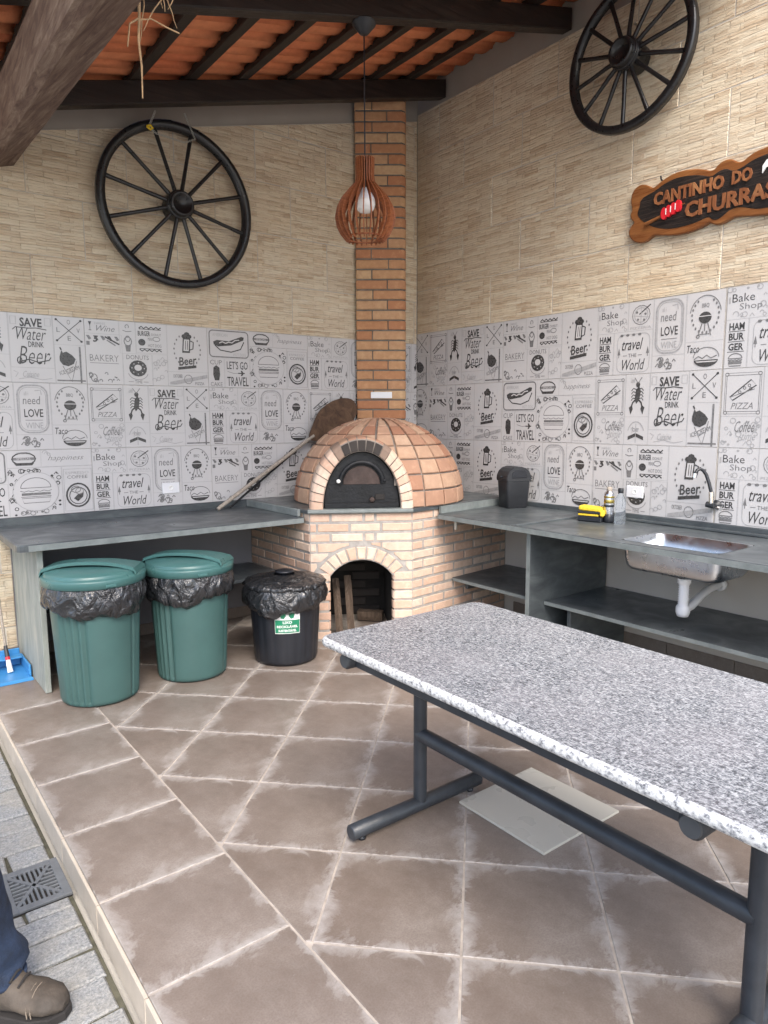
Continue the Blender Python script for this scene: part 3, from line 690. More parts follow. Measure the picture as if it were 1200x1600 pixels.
# right wall
YR0 = 5.4
wr = thing('tiled_wall', 'right wall, stone-look tiles above printed kitchen tiles, with sink counter and wooden sign', 'wall', (0, -2.3, 0))
part('painted_masonry', prism_w(RW, [(-.18, -.2), (YR0, -.2), (YR0, 4.1), (-.18, 4.1)], -.18, -.012), 'paint_taupe', wr)
ZTR = ZBR+5*TRHR
part('grout', prism_w(RW, [(0.0005, .8), (YR0, .8), (YR0, ZTR), (0.0005, ZTR)], -.011, -.0025), 'grout_pale', wr)
part('painted_panel', prism_w(RW, [(.9, 0.0), (YR0, 0), (YR0, .79), (.9, .79)], -.011, -.002), 'paint_beige', wr)
y1 = .155-TWR*1.0
tile_row(wr, RW, [('A', y1), ('A', y1+TWR), ('B', y1+2*TWR), ('D', y1+3*TWR-.008), ('D', y1+4*TWR), ('C', y1+5*TWR), ('B', y1+6*TWR)], 0, ZBR, TWR, THR, .001, YR0)
tile_row(wr, RW, [('D', y1), ('B', y1+TWR), ('C', y1+2*TWR), ('A', y1+3*TWR-.008), ('A', y1+4*TWR), ('B', y1+5*TWR), ('D', y1+6*TWR)], 0, ZBR-THR, TWR, THR, .001, YR0)
tile_row(wr, RW, [('C', y1), ('B', y1+TWR), ('D', y1+2*TWR), ('B', y1+3*TWR-.008), ('D', y1+4*TWR), ('A', y1+5*TWR), ('C', y1+6*TWR)], 0, ZBR-2*THR, TWR, THR, .001, YR0)
for k in range(5):
    off = .26 if k % 2 == 0 else -.035
    for n in range(-1, 10):
        ya = off+n*.571; yb = ya+.571
        p = [(ya+.0018, ZBR+TRHR*k+.0018), (yb-.0018, ZBR+TRHR*k+.0018), (yb-.0018, ZBR+TRHR*(k+1)-.0018), (ya+.0018, ZBR+TRHR*(k+1)-.0018)]
        p = clip(p, -1, 0, -.0015); p = clip(p, 1, 0, YR0) if len(p) > 2 else p
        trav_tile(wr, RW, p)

# ============================================================ ROOF
roof = thing('tiled_canopy', 'sloping clay tile roof on dark beams and battens over the barbecue corner', 'roof canopy', (-2, -2, 3.3))
RB = 3.83                                    # underside of the rafters at x = 0
X0R, Y1R = -3.95, -2.75
for yb_ in (-.342, -1.505, -2.66):
    mb = MB(); h_ = .128; x0 = X0R-.05
    poly = [(x0, RB+SL*x0), (-.003, RB), (-.003, RB+h_), (x0, RB+h_+SL*x0)]
    mb.prism(poly, -yb_-.075, -yb_, .006, lambda p: (p[0], -p[2], p[1]))
    part('rafter', mb, 'beam_wood', roof)
xb_ = -.33
bs = []
while xb_ > X0R: bs.append(xb_); xb_ -= .338
for i, x in enumerate(bs):
    mb = MB(); z = RB+.131+SL*x; w = .068
    mb.box((x-w/2, Y1R, 0), (x+w/2, -.004, .05), .004)
    sh = MB(); sh.v = [(a, b, c+z+SL*(a-x)) for a, b, c in mb.v]; sh.f = mb.f; sh.mi = mb.mi; sh.uv = mb.uv; sh.smooth = mb.smooth
    part('batten', sh, 'batten_wood', roof)
# clay tiles: an S-shaped sheet, one mesh for all
mb = MB(); tw, tl = .205, .41
pr = [(0, .0), (.012, .022), (.035, .034), (.06, .030), (.078, .012), (.098, .003), (.135, -.002), (.172, .003), (.196, .014), (.212, .030)]
def tile_mesh():
    r_in = [[(x, y, z) for y, z in pr] for x in (0, tl)]
    vs = []; n = len(pr)
    for x, dz in ((0, 0), (tl, .0)):
        for y, z in pr: vs.append((x, -y, z+dz))
    for x, dz in ((0, 0), (tl, .0)):
        for y, z in pr: vs.append((x, -y, z+dz+.014))
    fs = []
    for j in range(n-1):
        fs.append((j, j+1, j+1+n, j+n)); fs.append((2*n+j+1, 2*n+j, 3*n+j, 3*n+j+1)); fs.append((j+1, j, 2*n+j, 2*n+j+1)); fs.append((n+j, n+j+1, 3*n+j+1, 3*n+j))
    fs += [(0, n, 3*n, 2*n), (n-1, 2*n-1+0, 4*n-1, 3*n-1)]
    m_ = MB(); m_.add(vs, fs, True); return m_
RT = tile_mesh().mesh('roof_tile', 'terracotta')
al = math.atan(SL)
for i in range(12):
    for j in range(14):
        x = -.02-(i+1)*.345; y = -.0-j*.2
        zt = RB+.131+.052+SL*x
        rot = Matrix.Rotation(-al+R(2.6), 4, 'Y')
        W = Matrix.Translation((x+rg.uniform(-.006, .006), y+rg.uniform(-.003, .003), zt-.005)) @ rot
        inst('roof_tile', RT, W, roof)

# the squared log at the eave and its far support
mb = MB(); lx, lz = -3.03, 2.86
rings = []
ys = [0.002, -.5, -1.0, -1.5, -2.0, -2.5, -3.0, -3.6, -5.2]
rl = random.Random(2)
for y in ys:
    rr = []; lx = -3.045+.05*y; lz = 2.90+.105*y
    for k in range(16):
        a = 2*PI*k/16+R(8); sq = .092/max(abs(math.cos(a-R(8+9))), abs(math.sin(a-R(8+9))))
        q = min(sq, .123)*(1+rl.uniform(-.018, .018)); rr.append((lx+q*math.cos(a), y, lz+q*math.sin(a)))
    rings.append(rr)
mb.loft(rings, smooth=False); lx, lz = -3.1, 2.7
log = solo('timber_log', mb, 'log_wood', 'thick rough-hewn weathered log running under the roof at top left', 'log', (lx, -2.6, lz))
mb = MB(); lx = -3.235; mb.box((lx-.1, -5.2, GZ-.02), (lx+.1, -5.0, 2.27), .015); mb.v = [(a, b, c) for a, b, c in mb.v]
solo('timber_post', mb, 'log_wood', 'rough square timber post carrying the near end of the eave log', 'post', (lx, -5.1, GZ))
# straw
mb = MB(); rs = random.Random(11)
hx, hy = -2.93, -2.2
for k in range(13):
    x, y = hx+rs.uniform(-.10, .05), hy+rs.uniform(-.06, .06); z = 2.80
    L_ = rs.choice([.06, .12, .18, .2, .10]); pts = [(x, y, z)]
    dx, dy = rs.uniform(-.12, .12), rs.uniform(-.1, .1)
    for q in range(1, 6): pts.append((x+dx*q*L_+rs.uniform(-.006, .006), y+dy*q*L_*.6, z-L_*q/5))
    mb.tube(pts, [.0028, .0026, .0024, .002, .0016, .001], 5)
pts = [(-2.985, hy, 2.78), (-2.99, hy, 2.66), (-2.995, hy, 2.6), (-2.985, hy+.01, 2.53), (-2.99, hy, 2.43)]
mb.tube(pts, [.005, .005, .004, .0035, .002], 5); mb.tube([(-2.99, hy, 2.66), (-2.95, hy, 2.675), (-2.90, hy, 2.665), (-2.86, hy, 2.66)], .0025, 5)
mb.tube([(-2.99, hy, 2.665), (-3.02, hy, 2.64), (-3.03, hy, 2.57)], [.004, .003, .002], 5)
solo('dry_straw', mb, 'dry_stem', 'tuft of dry straw and twigs hanging below the rough log at top', 'straw', (hx, hy, 2.6))

# ============================================================ PIZZA OVEN
A0 = Vector((-1.56, -.815, 0)); B0 = Vector((-1.005, -1.155, 0)); CW = Vector((0.0, -1.03, 0)); CL = Vector((-1.56, 0.0, 0))
T = (B0-A0).normalized(); FL = (B0-A0).length; N = Vector((-T.y, T.x, 0))           # along the front, inward
UP = Vector((0, 0, 1))
def OV(s, d, z): return tuple(A0+T*s+N*d+UP*z)
oven = thing('pizza_oven', 'domed brick pizza oven with black iron door, tall chimney and firewood arch in the corner', 'oven', (-1.0, -.8, 0))
CO = .0635; BH = .0525; BL = .2005; JT = .0105; ZS = .83
rb = random.Random(7)
def brick_mesh(w, h=BH, d=.02, bev=.004):
    mb = MB(); mb.prism([(-w/2, -h/2), (w/2, -h/2), (w/2, h/2), (-w/2, h/2)], -d, 0, bev); return mb.mesh('brick', 'brick_pale')
bcache = {}
def bm(w, mat='brick_pale', round_r=0, h=BH, name='brick'):
    k = (round(w*200)/200, mat, round_r, h)
    if k not in bcache:
        w = k[0]; mb = MB()
        if round_r:      # bullnose at the right or left end: quarter round turning the corner
            s_ = 1 if round_r > 0 else -1; q = abs(round_r); pts = [(-w/2, -.02), (-w/2, 0)] if s_ > 0 else [(w/2, 0), (w/2, -.02)]
            arc = [(w/2*s_-q*s_+q*s_*math.sin(a), -q+q*math.cos(a)) for a in [R(t) for t in (0, 18, 36, 54, 72, 90)]]
            prof = [(-w/2*s_, -.03), (-w/2*s_, 0)]+arc+[(w/2*s_, -q-.04)]
            b_ = .004
            lo = [(x, -h/2, z) for x, z in prof]; hi = [(x, h/2, z) for x, z in prof]; n = len(prof)
            ip = inset(prof, b_); 
            v = [(x, -h/2, z) for x, z in ip]+[(x, -h/2+b_, z) for x, z in prof]+[(x, h/2-b_, z) for x, z in prof]+[(x, h/2, z) for x, z in ip]
            fs = [(i+k_*n, (i+1) % n+k_*n, (i+1) % n+(k_+1)*n, i+(k_+1)*n) for k_ in range(3) for i in range(n)]+[tuple(range(n)), tuple(range(4*n-1, 3*n-1, -1))]
            mb.add(v, fs)
        else: mb.prism([(-w/2, -h/2), (w/2, -h/2), (w/2, h/2), (-w/2, h/2)], -.02, 0, .006)
        bcache[k] = mb.mesh(name, mat)
    return bcache[k]
def put_brick(o, ex, s, z, w, par, mat='brick_pale', rr=0, name='brick', out=None):
    ez = out; j = rb.uniform(-.002, .002)
    W = frame(Vector(o)+ex*s+UP*z+ez*j, ex, UP, ez)
    return inst(name, bm(w, mat, rr), W, par)
# core of the base with the firewood cavity (built of slabs round the opening)
base = part('base_masonry', MB(), 'mortar_grey', oven)
core = MB(); q = .004
o1, o2 = .126, .523; ACX = (o1+o2)/2; ZSP, ZAP = .425, .528
ha = (o2-o1)/2; sag = ZAP-ZSP; RA = (ha*ha+sag*sag)/(2*sag); ZC = ZAP-RA; RO = RA+.098
def quad_wall(p0, p1, z0, z1, inward, th=.03):
    a, b = Vector(p0)+inward*q, Vector(p1)+inward*q
    v = [a+UP*z0, b+UP*z0, b+UP*z1, a+UP*z1]; v += [x+inward*th for x in v]
    core.add([tuple(x) for x in v], [(0, 1, 2, 3), (7, 6, 5, 4), (0, 4, 5, 1), (1, 5, 6, 2), (2, 6, 7, 3), (3, 7, 4, 0)])
# front: polygon strip with arch cut out
def front_strip(d0, d1, cols):
    for s0, s1, f0, f1 in cols:
        v = [OV(s0, d0, f0), OV(s1, d0, f1), OV(s1, d0, ZS), OV(s0, d0, ZS), OV(s0, d1, f0), OV(s1, d1, f1), OV(s1, d1, ZS), OV(s0, d1, ZS)]
        core.add(v, [(0, 1, 2, 3), (7, 6, 5, 4), (0, 4, 5, 1)])
cols = [(0.0, o1-.010, 0, 0), (o2+.010, FL, 0, 0), (o1-.010, o1, ZSP, ZSP), (o2, o2+.010, ZSP, ZSP)]; NA = 14
arch = [(o1+(o2-o1)*k/NA, ZC+math.sqrt(max(0, RA*RA-(o1+(o2-o1)*k/NA-ACX)**2))) for k in range(NA+1)]
for (sa, za), (sb, zb2) in zip(arch, arch[1:]): cols.append((sa, sb, za, zb2))
front_strip(q, .10, cols)
EXL = (CL-A0).normalized(); 
quad_wall(CL, A0, 0, ZS, Vector((1, 0, 0))); RXD = (CW-B0).normalized(); RN = Vector((-RXD.y, RXD.x, 0))
quad_wall(B0, CW, 0, ZS, RN)
part('mortar', core, 'mortar_grey', base)
cav = MB()                                                     # sooty cavity behind the arch
for s0, s1 in ((o1-.03, o1-.009), (o2+.009, o2+.03)):
    cav.add([OV(s0, .02, 0), OV(s1, .02, 0), OV(s1, .62, 0), OV(s0, .62, 0), OV(s0, .02, .6), OV(s1, .02, .6), OV(s1, .62, .6), OV(s0, .62, .6)], [(0, 3, 2, 1), (4, 5, 6, 7), (0, 1, 5, 4), (1, 2, 6, 5), (2, 3, 7, 6), (3, 0, 4, 7)])
cav.add([OV(o1-.03, .62, 0), OV(o2+.03, .62, 0), OV(o2+.03, .66, 0), OV(o1-.03, .66, 0), OV(o1-.03, .62, .6), OV(o2+.03, .62, .6), OV(o2+.03, .66, .6), OV(o1-.03, .66, .6)], [(0, 3, 2, 1), (4, 5, 6, 7), (0, 1, 5, 4), (1, 2, 6, 5), (2, 3, 7, 6), (3, 0, 4, 7)])
for (sa, za), (sb, zb2) in zip(arch, arch[1:]):
    cav.add([OV(sa, .10, za), OV(sb, .10, zb2), OV(sb, .62, zb2), OV(sa, .62, za)], [(0, 1, 2, 3)])
part('firebox', cav, 'soot', base)
for k in range(8):                                             # dark bricks at the back of the cavity
    for n in range(3):
        s = o1+.06+n*.21-(k % 2)*.1
        if s-.1 < o1-.02 or s+.1 > o2+.05: continue
        inst('back_brick', bm(.2, 'brick_soot'), frame(Vector(OV(s, .605, .035+k*CO)), T, UP, -N), base)
# bricks of the front face
zt = ZS
def circ(s):
    d = RO+.006; return ZC+math.sqrt(d*d-(s-ACX)**2) if abs(s-ACX) < d else None
zend = ZC+(RO)*math.cos(R(52.8))-.01
course = 0; z1 = ZS-.004
while z1 > .02:
    z0 = max(0.003, z1-BH); zc_ = (z0+z1)/2; hh = z1-z0
    jl = [0.0]; 
    pat = ([.0, .098, .308, .385, .596, FL] if course % 2 == 0 else [0.0, .04, .215, .405, .60, FL]) if False else ([0, .13, .341, .414, FL-.005] if course % 2 == 0 else [0, .045, .25, .452, FL-.005])
    pat[-1] = FL
    for a, b in zip(pat, pat[1:]):
        a_, b_ = a+JT/2, b-JT/2
        if a == 0: a_ = .002
        if b == FL: b_ = FL-.002
        below = z1 < ZSP+.02
        segs = [(a_, b_)]
        if below or (circ((a_+b_)/2) and False):
            segs = []
            if a_ < o1: segs.append((a_, min(b_, o1)))
            if b_ > o2: segs.append((max(a_, o2), b_))
        for sa, sb in segs:
            if sb-sa < .015: continue
            # does the brick touch the arch ring?
            hit = any((circ(sa+(sb-sa)*t/8) or -1) > z0 and z1 > ZSP+.02 for t in range(9))
            if not hit:
                mat = 'brick_pale'; rr = 0
                if below and abs(sb-o1) < .001: rr = .022
                if below and abs(sa-o2) < .001: rr = -.022
                if hh > BH-.002: put_brick(OV(0, 0, 0), T, (sa+sb)/2, zc_, sb-sa, base, mat, rr, out=-N)
                continue
            mb = MB(); ncol = 10; prev = None; runs = []
            for t in range(ncol+1):
                s = sa+(sb-sa)*t/ncol; c_ = circ(s); bt = max(z0, c_) if c_ else z0
                # outside the ring's ends keep solid brick below springing
                if c_ and z0 < zend and s < o1-.02: bt = max(z0, c_) 
                if bt < z1-.008: runs.append((s, bt))
                else:
                    if len(runs) > 1: break
                    runs = []
            if len(runs) < 2: continue
            f0 = [(s, bt) for s, bt in runs]; f1 = [(s, z1) for s, bt in reversed(runs)]
            poly = f0+f1; me_ = MB(); bb = .003
            # flat slab with slightly lowered rim
            cs, cz_ = sum(p[0] for p in poly)/len(poly), sum(p[1] for p in poly)/len(poly)
            nn = len(poly); fr_ = lambda s, z, d: (s-cs, z-cz_, d)
            v = [fr_(s, z, -.02) for s, z in poly]+[fr_(s, z, -.003) for s, z in poly]+[fr_(s+(cs-s)*.05, z+(cz_-z)*.06, 0) for s, z in poly]
            m2 = len(runs)
            fs = [(i+k_*nn, (i+1) % nn+k_*nn, (i+1) % nn+(k_+1)*nn, i+(k_+1)*nn) for k_ in range(2) for i in range(nn)]
            for i in range(m2-1): fs.append((2*nn+i, 2*nn+i+1, 2*nn+nn-2-i, 2*nn+nn-1-i))
            me_.add(v, fs)
            inst('brick', me_.mesh('brick', 'brick_pale'), frame(Vector(OV(cs, 0, cz_)), T, UP, -N), base)
    z1 -= CO; course += 1
# voussoirs of the firewood arch
NV = 9; th0 = math.asin(ha/RA)
for k in range(NV):
    t0 = -th0+2*th0*k/NV; t1 = -th0+2*th0*(k+1)/NV; g_ = .0055
    pts = []
    for (t, r_) in ((t0, RA), (t1, RA), (t1, RO-.008), (t0, RO-.008)): pts.append((r_*math.sin(t), r_*math.cos(t)))
    pts = inset(pts[::-1], g_*.9); cs = sum(p[0] for p in pts)/4; cz_ = sum(p[1] for p in pts)/4
    mb = MB(); mb.prism([(x-cs, z-cz_) for x, z in pts], -.1, .003, .005)
    inst('arch_brick', mb.mesh('arch_brick', 'brick_pale'), frame(Vector(OV(ACX+cs, 0, ZC+cz_)), T, UP, -N), base)
# bricks of the two side faces
def side_bricks(P0, P1, out, hide=None, ph=0):
    ex = (P1-P0).normalized(); L = (P1-P0).length; z1 = ZS-.004; c = 0
    while z1 > .05:
        zc_ = z1-BH/2; st = [0.0]; s = (.105 if (c+ph) % 2 else .205)
        while s < L-.03: st.append(s); s += BL+JT
        st.append(L)
        for a, b in zip(st, st[1:]):
            if b-a < .03: continue
            put_brick(P0, ex, (a+b)/2, zc_, b-a-JT, base, out=out)
        z1 -= CO; c += 1
side_bricks(CL, A0, Vector((-1, 0, 0)), ph=1)
side_bricks(B0, CW, -RN)
# slate slab over the base, in one sheet with a chamfered front, plus door ledge
mb = MB(); ov = .014
poly = [(-1.56-ov, -.0025), (-1.56-ov, A0.y-.006), (A0.x+T.x*.03-N.x*.0, A0.y+T.y*.03-.012), (B0.x-.02, B0.y-.014), (B0.x+.012, B0.y-.012), (-.0025, -1.03-ov), (-.0025, -.0025)]
mb.prism(poly, ZS, ZS+.022, .004); slab = part('stone_slab', mb, 'slate', oven)
mb = MB(); mb.box((-.012, -.03, ZS+.0005), (FL+.005, .1, ZS+.0255), .006); mb.v = [OV(a+0, b, c) for a, b, c in mb.v]
mb.v = mb.v; part('door_ledge', mb, 'slate_edge', oven)
# dome: separate curved panels in rings and meridians
ZD = ZS+.022; DS, DD = .495, .60; DR, DH = .595, .568
dc = Vector(OV(DS, DD, 0))
dome = part('dome', MB(), 'mortar_dome', oven)
def dpt(th, ph, dr=0):                  # th azimuth, ph elevation
    r_ = (DR+dr)*math.cos(ph)**.92 if math.cos(ph) > 0 else 0
    return Vector((dc.x+r_*math.cos(th), dc.y+r_*math.sin(th), ZD+(DH+dr)*math.sin(ph)))
mb = MB(); rings = []
for k in range(13):
    ph = PI/2*k/12*.995; rings.append([tuple(dpt(2*PI*j/40, ph, -.006)) for j in range(40)])
mb.loft(rings)
def inside_porch(p, k=.9):
    rel = Vector(p)-A0; s_, d_ = rel.dot(T), rel.dot(N)
    return d_ < .36 and ((s_-.333)/.335)**2+(max(0, p[2]-ZD)/.458)**2 < k
keep = [i for i, f in enumerate(mb.f) if not all(inside_porch(mb.v[j]) for j in f)]
mb.f = [mb.f[i] for i in keep]; mb.mi = [mb.mi[i] for i in keep]; mb.smooth = [mb.smooth[i] for i in keep]
part('mortar', mb, 'mortar_dome', dome)
MER, RNG = 22, 8
bz = math.atan2(-N.y, -N.x)              # direction of the front
for i in range(RNG):
    p0, p1 = PI/2*.96*i/RNG, PI/2*.96*(i+1)/RNG
    for j in range(MER):
        t0, t1 = bz+2*PI*(j+.5)/MER, bz+2*PI*(j+1.5)/MER; tm = (t0+t1)/2
        pc = dpt(tm, (p0+p1)/2)
        # leave out what stands inside the door vault
        rel = pc-A0; s_, d_ = rel.dot(T), rel.dot(N)
        if inside_porch(pc, .62): continue
        if pc.y > -.02 or d_ > 1.0: continue
        w_ = DR*math.cos((p0+p1)/2)*(t1-t0)
        gt = .0055/max(DR*math.cos(p1), .08); gp = .0055/.6; g_ = 3; vs = []
        for lay, (ins, dr) in enumerate(((0, -.010), (0, .0025), (1, .0075))):
            for a in range(g_+1):
                for b in range(g_+1):
                    tt = t0+gt+(t1-t0-2*gt)*a/g_; pp = p0+gp+(p1-p0-2*gp)*b/g_
                    if ins: tt = tm+(tt-tm)*.93; pp = (p0+p1)/2+(pp-(p0+p1)/2)*.90
                    vs.append(dpt(tt, pp, dr+rb.uniform(-.0006, .0006)))
        n2 = (g_+1)**2; idx = lambda l, a, b: l*n2+a*(g_+1)+b
        border = [(a, 0) for a in range(g_+1)]+[(g_, b) for b in range(1, g_+1)]+[(a, g_) for a in range(g_-1, -1, -1)]+[(0, b) for b in range(g_-1, 0, -1)]
        fs = [(idx(2, a, b), idx(2, a+1, b), idx(2, a+1, b+1), idx(2, a, b+1)) for a in range(g_) for b in range(g_)]
        for l in range(2):
            for k in range(len(border)):
                p_, q_ = border[k], border[(k+1) % len(border)]; fs.append((idx(l, *p_), idx(l, *q_), idx(l+1, *q_), idx(l+1, *p_)))
        m_ = MB(); m_.add([tuple(v-pc) for v in vs], fs)
        inst('dome_brick', m_.mesh('dome_brick', 'brick_dome'), Matrix.Translation(pc), dome)
# vault round the door: voussoirs with a rounded outer edge, the crown blackened
porch = part('door_arch', MB(), 'mortar_dome', oven)
DCX = .333; ai, bi = .248, .366; ao, bo = .335, .458
def el(t, a, b, s=0): return (DCX+a*math.sin(t), ZD+b*math.cos(t))
mb = MB(); prof = []
for d_, k_ in ((.012, 0), (.012, .84), (.035, .97), (.07, 1), (.38, 1.04)):
    prof.append([OV(DCX+(ai+(ao-ai)*k_-.002)*math.sin(t), d_, ZD+(bi+(bo-bi)*k_-.002)*math.cos(t)) for t in [R(-90+180*i/28) for i in range(29)]])
prof.insert(0, [OV(DCX+(ai+.002)*math.sin(t), .1, ZD+(bi+.002)*math.cos(t)) for t in [R(-90+180*i/28) for i in range(29)]])
mb.loft(prof, close=False, caps=False); part('mortar', mb, 'mortar_dome', porch)
# spacing by arc length
tt = [R(-90+180*i/400) for i in range(401)]; am, bm_ = (ai+ao)/2, (bi+bo)/2; cum = [0]
for a, b in zip(tt, tt[1:]): cum.append(cum[-1]+math.hypot(am*(math.sin(b)-math.sin(a)), bm_*(math.cos(b)-math.cos(a))))
NVA = 21
def t_at(f):
    L_ = f*cum[-1]; i = min(range(401), key=lambda k: abs(cum[k]-L_)); return tt[i]
for k in range(NVA):
    dark = 8 <= k <= 12; ta, tb = t_at((k+.06)/NVA), t_at((k+.94)/NVA)
    layers = []; ng = 2
    def sect(t, kk, d): return Vector(OV(DCX+(ai+(ao-ai)*kk)*math.sin(t), d, ZD+(bi+(bo-bi)*kk)*math.cos(t)))
    rows = [(0, .09), (0, .008), (.06, 0.0), (.62, 0.0), (.84, .010), (.97, .032), (1.0, .065), (1.03, .34)] 
    if dark: rows = [(0, .09), (0, .014), (.05, .008), (.74, .008), (.76, .03)]
    vs = []; me_ = MB()
    for kk, d in rows:
        for g_ in range(ng+1): vs.append(sect(ta+(tb-ta)*g_/ng, kk, d))
    pc = sum(vs, Vector())/len(vs); fs = []; w_ = ng+1
    for a in range(len(rows)-1):
        for b in range(ng): fs.append((a*w_+b, a*w_+b+1, (a+1)*w_+b+1, (a+1)*w_+b))
    back = [sect(ta, .5, .1), sect(tb, .5, .1)]
    fs.append(tuple(a*w_ for a in range(len(rows)))); fs.append(tuple(a*w_+ng for a in range(len(rows)-1, -1, -1)))
    me_.add([tuple(v-pc) for v in vs], fs)
    inst('arch_brick', me_.mesh('arch_brick', 'brick_soot' if dark else ('brick_smoked' if k in (7, 13) else 'brick_pale')), Matrix.Translation(pc), porch)
    if dark:                                          # pale rim brick above the blackened ones
        rows = [(.78, .03), (.78, .012), (.9, .014), (.99, .034), (1.0, .065), (1.03, .34)]; vs = []
        for kk, d in rows:
            for g_ in range(ng+1): vs.append(sect(ta+(tb-ta)*g_/ng, kk, d))
        pc = sum(vs, Vector())/len(vs); fs = [(a*w_+b, a*w_+b+1, (a+1)*w_+b+1, (a+1)*w_+b) for a in range(len(rows)-1) for b in range(ng)]
        fs.append(tuple(a*w_ for a in range(len(rows)))); fs.append(tuple(a*w_+ng for a in range(len(rows)-1, -1, -1)))
        me_ = MB(); me_.add([tuple(v-pc) for v in vs], fs); inst('arch_brick', me_.mesh('arch_brick', 'brick_dome'), Matrix.Translation(pc), porch)
# iron door
def dome_poly(a, b, n=22, z=0): return [(a*math.sin(R(90-180*i/n)), z+b*math.cos(R(90-180*i/n))) for i in range(n+1)]
def fro(d): return lambda p: OV(DCX+p[0], d-p[2], ZD+.004+p[1])
door = MB(); door.prism(dome_poly(ai-.004, bi-.006), -.02, 0, .006, fro(.05)); dr_ = part('door', door, 'iron_door', oven)
mb = MB(); a_, b_ = .150, .225
outer = [(p[0], p[1]+.155) for p in dome_poly(.150, .150)]; inner = [(p[0], p[1]+.155) for p in dome_poly(.122, .122)]
n_ = len(outer); fr_ = fro(.05)
v = [fr_((*p, .001)) for p in outer]+[fr_((*p, .018)) for p in outer]+[fr_((*p, .018)) for p in inner]+[fr_((*p, .001)) for p in inner]
mb.add(v, [(i+k*n_, i+1+k*n_, i+1+(k+1)*n_, i+(k+1)*n_) for k in range(3) for i in range(n_-1)], True); part('raised_rim', mb, 'iron_door', dr_)
mb = MB(); mb.prism([(p[0], p[1]*1.0+.150) for p in dome_poly(.118, .118)], -.001, .004, .002, fro(.05)); part('rusty_panel', mb, 'iron_rust', dr_)
mb = MB(); mb.box((-ai+.01, 0, .002), (ai-.01, .035, .02), .004); mb.v = [fro(.05)(p) for p in mb.v]; part('lower_bar', mb, 'iron_door', dr_)
def knob(s, z, r1, mat, name='knob', ln=.03):
    c = Vector(OV(s, .052, z)); mb = MB(); mb.lathe([(0, ln), (r1*.8, ln), (r1, ln*.75), (r1, ln*.35), (r1*.5, ln*.25), (r1*.5, 0)], c, 12, (T, UP, -N)); part(name, mb, mat, dr_)
knob(.185, 1.028, .013, 'white_paint'); knob(.398, .908, .017, 'iron_rust'); knob(.476, 1.03, .010, 'iron_door')
mb = MB(); mb.box((.085, .05, .0), (.145, .088, .008), .002); mb.v = [fro(.05)(p) for p in mb.v]; part('vent_hole', mb, 'soot', dr_)
# chimney
ch = part('chimney', MB(), 'mortar_dark', oven)
CHC = Vector((-.485, -.150, 0)); T2 = Vector((math.cos(R(-37)), math.sin(R(-37)), 0)); N2 = Vector((-T2.y, T2.x, 0))
cw = .385; CB = CHC-T2*cw/2; CPI = .0755; CBH = .064
mb = MB(); mb.prism([(.007, .007), (cw-.035, .007), (cw-.007, .035), (cw-.007, .30), (.007, .30)], 1.0, 3.86); mb.v = [tuple(CB+T2*a+N2*b+UP*c) for a, b, c in mb.v]; part('mortar', mb, 'mortar_dark', ch)
def ch_brick(o, ex, s, z, w, rr=0, out=None):
    W = frame(Vector(o)+ex*s+UP*z+out*rb.uniform(-.002, .002), ex, UP, out); inst('brick', bm(w, 'brick_orange', rr, CBH), W, ch)
z = 1.30; c = 0
while z < 3.84:
    a = (.245 if c % 2 else .125)+rb.uniform(-.006, .006)
    ch_brick(CB, T2, a/2-.001, z, a-JT/2, out=-N2)
    ch_brick(CB, T2, (a+cw)/2+.002, z, cw-a-JT/2, .05, out=-N2)
    ch_brick(CB+T2*cw, N2, .18, z, .19 if c % 2 else .17, out=T2)
    z += CPI; c += 1
# small white plate on the chimney
mb = MB(); mb.box((.11, -.014, 1.575), (.275, -.004, 1.625), .003); mb.v = [tuple(CB+T2*a+N2*b+UP*c) for a, b, c in mb.v]
c_ = tuple(CB+T2*.19-N2*.01+UP*1.6); solo('wall_plate', mb, 'white_plastic', 'small white rectangular plate stuck on the front of the brick chimney', 'plate', c_)

# firewood standing in the arch
def log_piece(name, lab, p0, p1, r0, sides, seed):
    r = random.Random(seed); mb = MB(); p0, p1 = Vector(p0), Vector(p1)
    ax = (p1-p0).normalized(); u = ax.cross(Vector((0, 1, 0))).normalized(); w = ax.cross(u); rr = [r.uniform(.75, 1.2) for _ in range(sides)]
    rings = [[tuple(p0+(p1-p0)*t+(u*math.cos(2*PI*j/sides)+w*math.sin(2*PI*j/sides))*r0*rr[j]*(1+r.uniform(-.06, .06))) for j in range(sides)] for t in (0, .2, .4, .6, .8, 1)]
    mb.loft(rings, smooth=False); solo(name, mb, 'firewood', lab, 'firewood', tuple((p0+p1)/2))
log_piece('firewood_plank', 'broad split piece of firewood leaning in the oven arch beside the black bin', OV(.185, .12, .005), OV(.165, .30, .34), .030, 6, 3)
log_piece('firewood_plank', 'narrow pale piece of firewood standing farthest right in the oven arch', OV(.262, .15, .005), OV(.245, .30, .36), .024, 5, 5)
log_piece('firewood_log', 'dark short log lying deep inside the oven arch', OV(.33, .45, .045), OV(.50, .40, .045), .04, 7, 8)

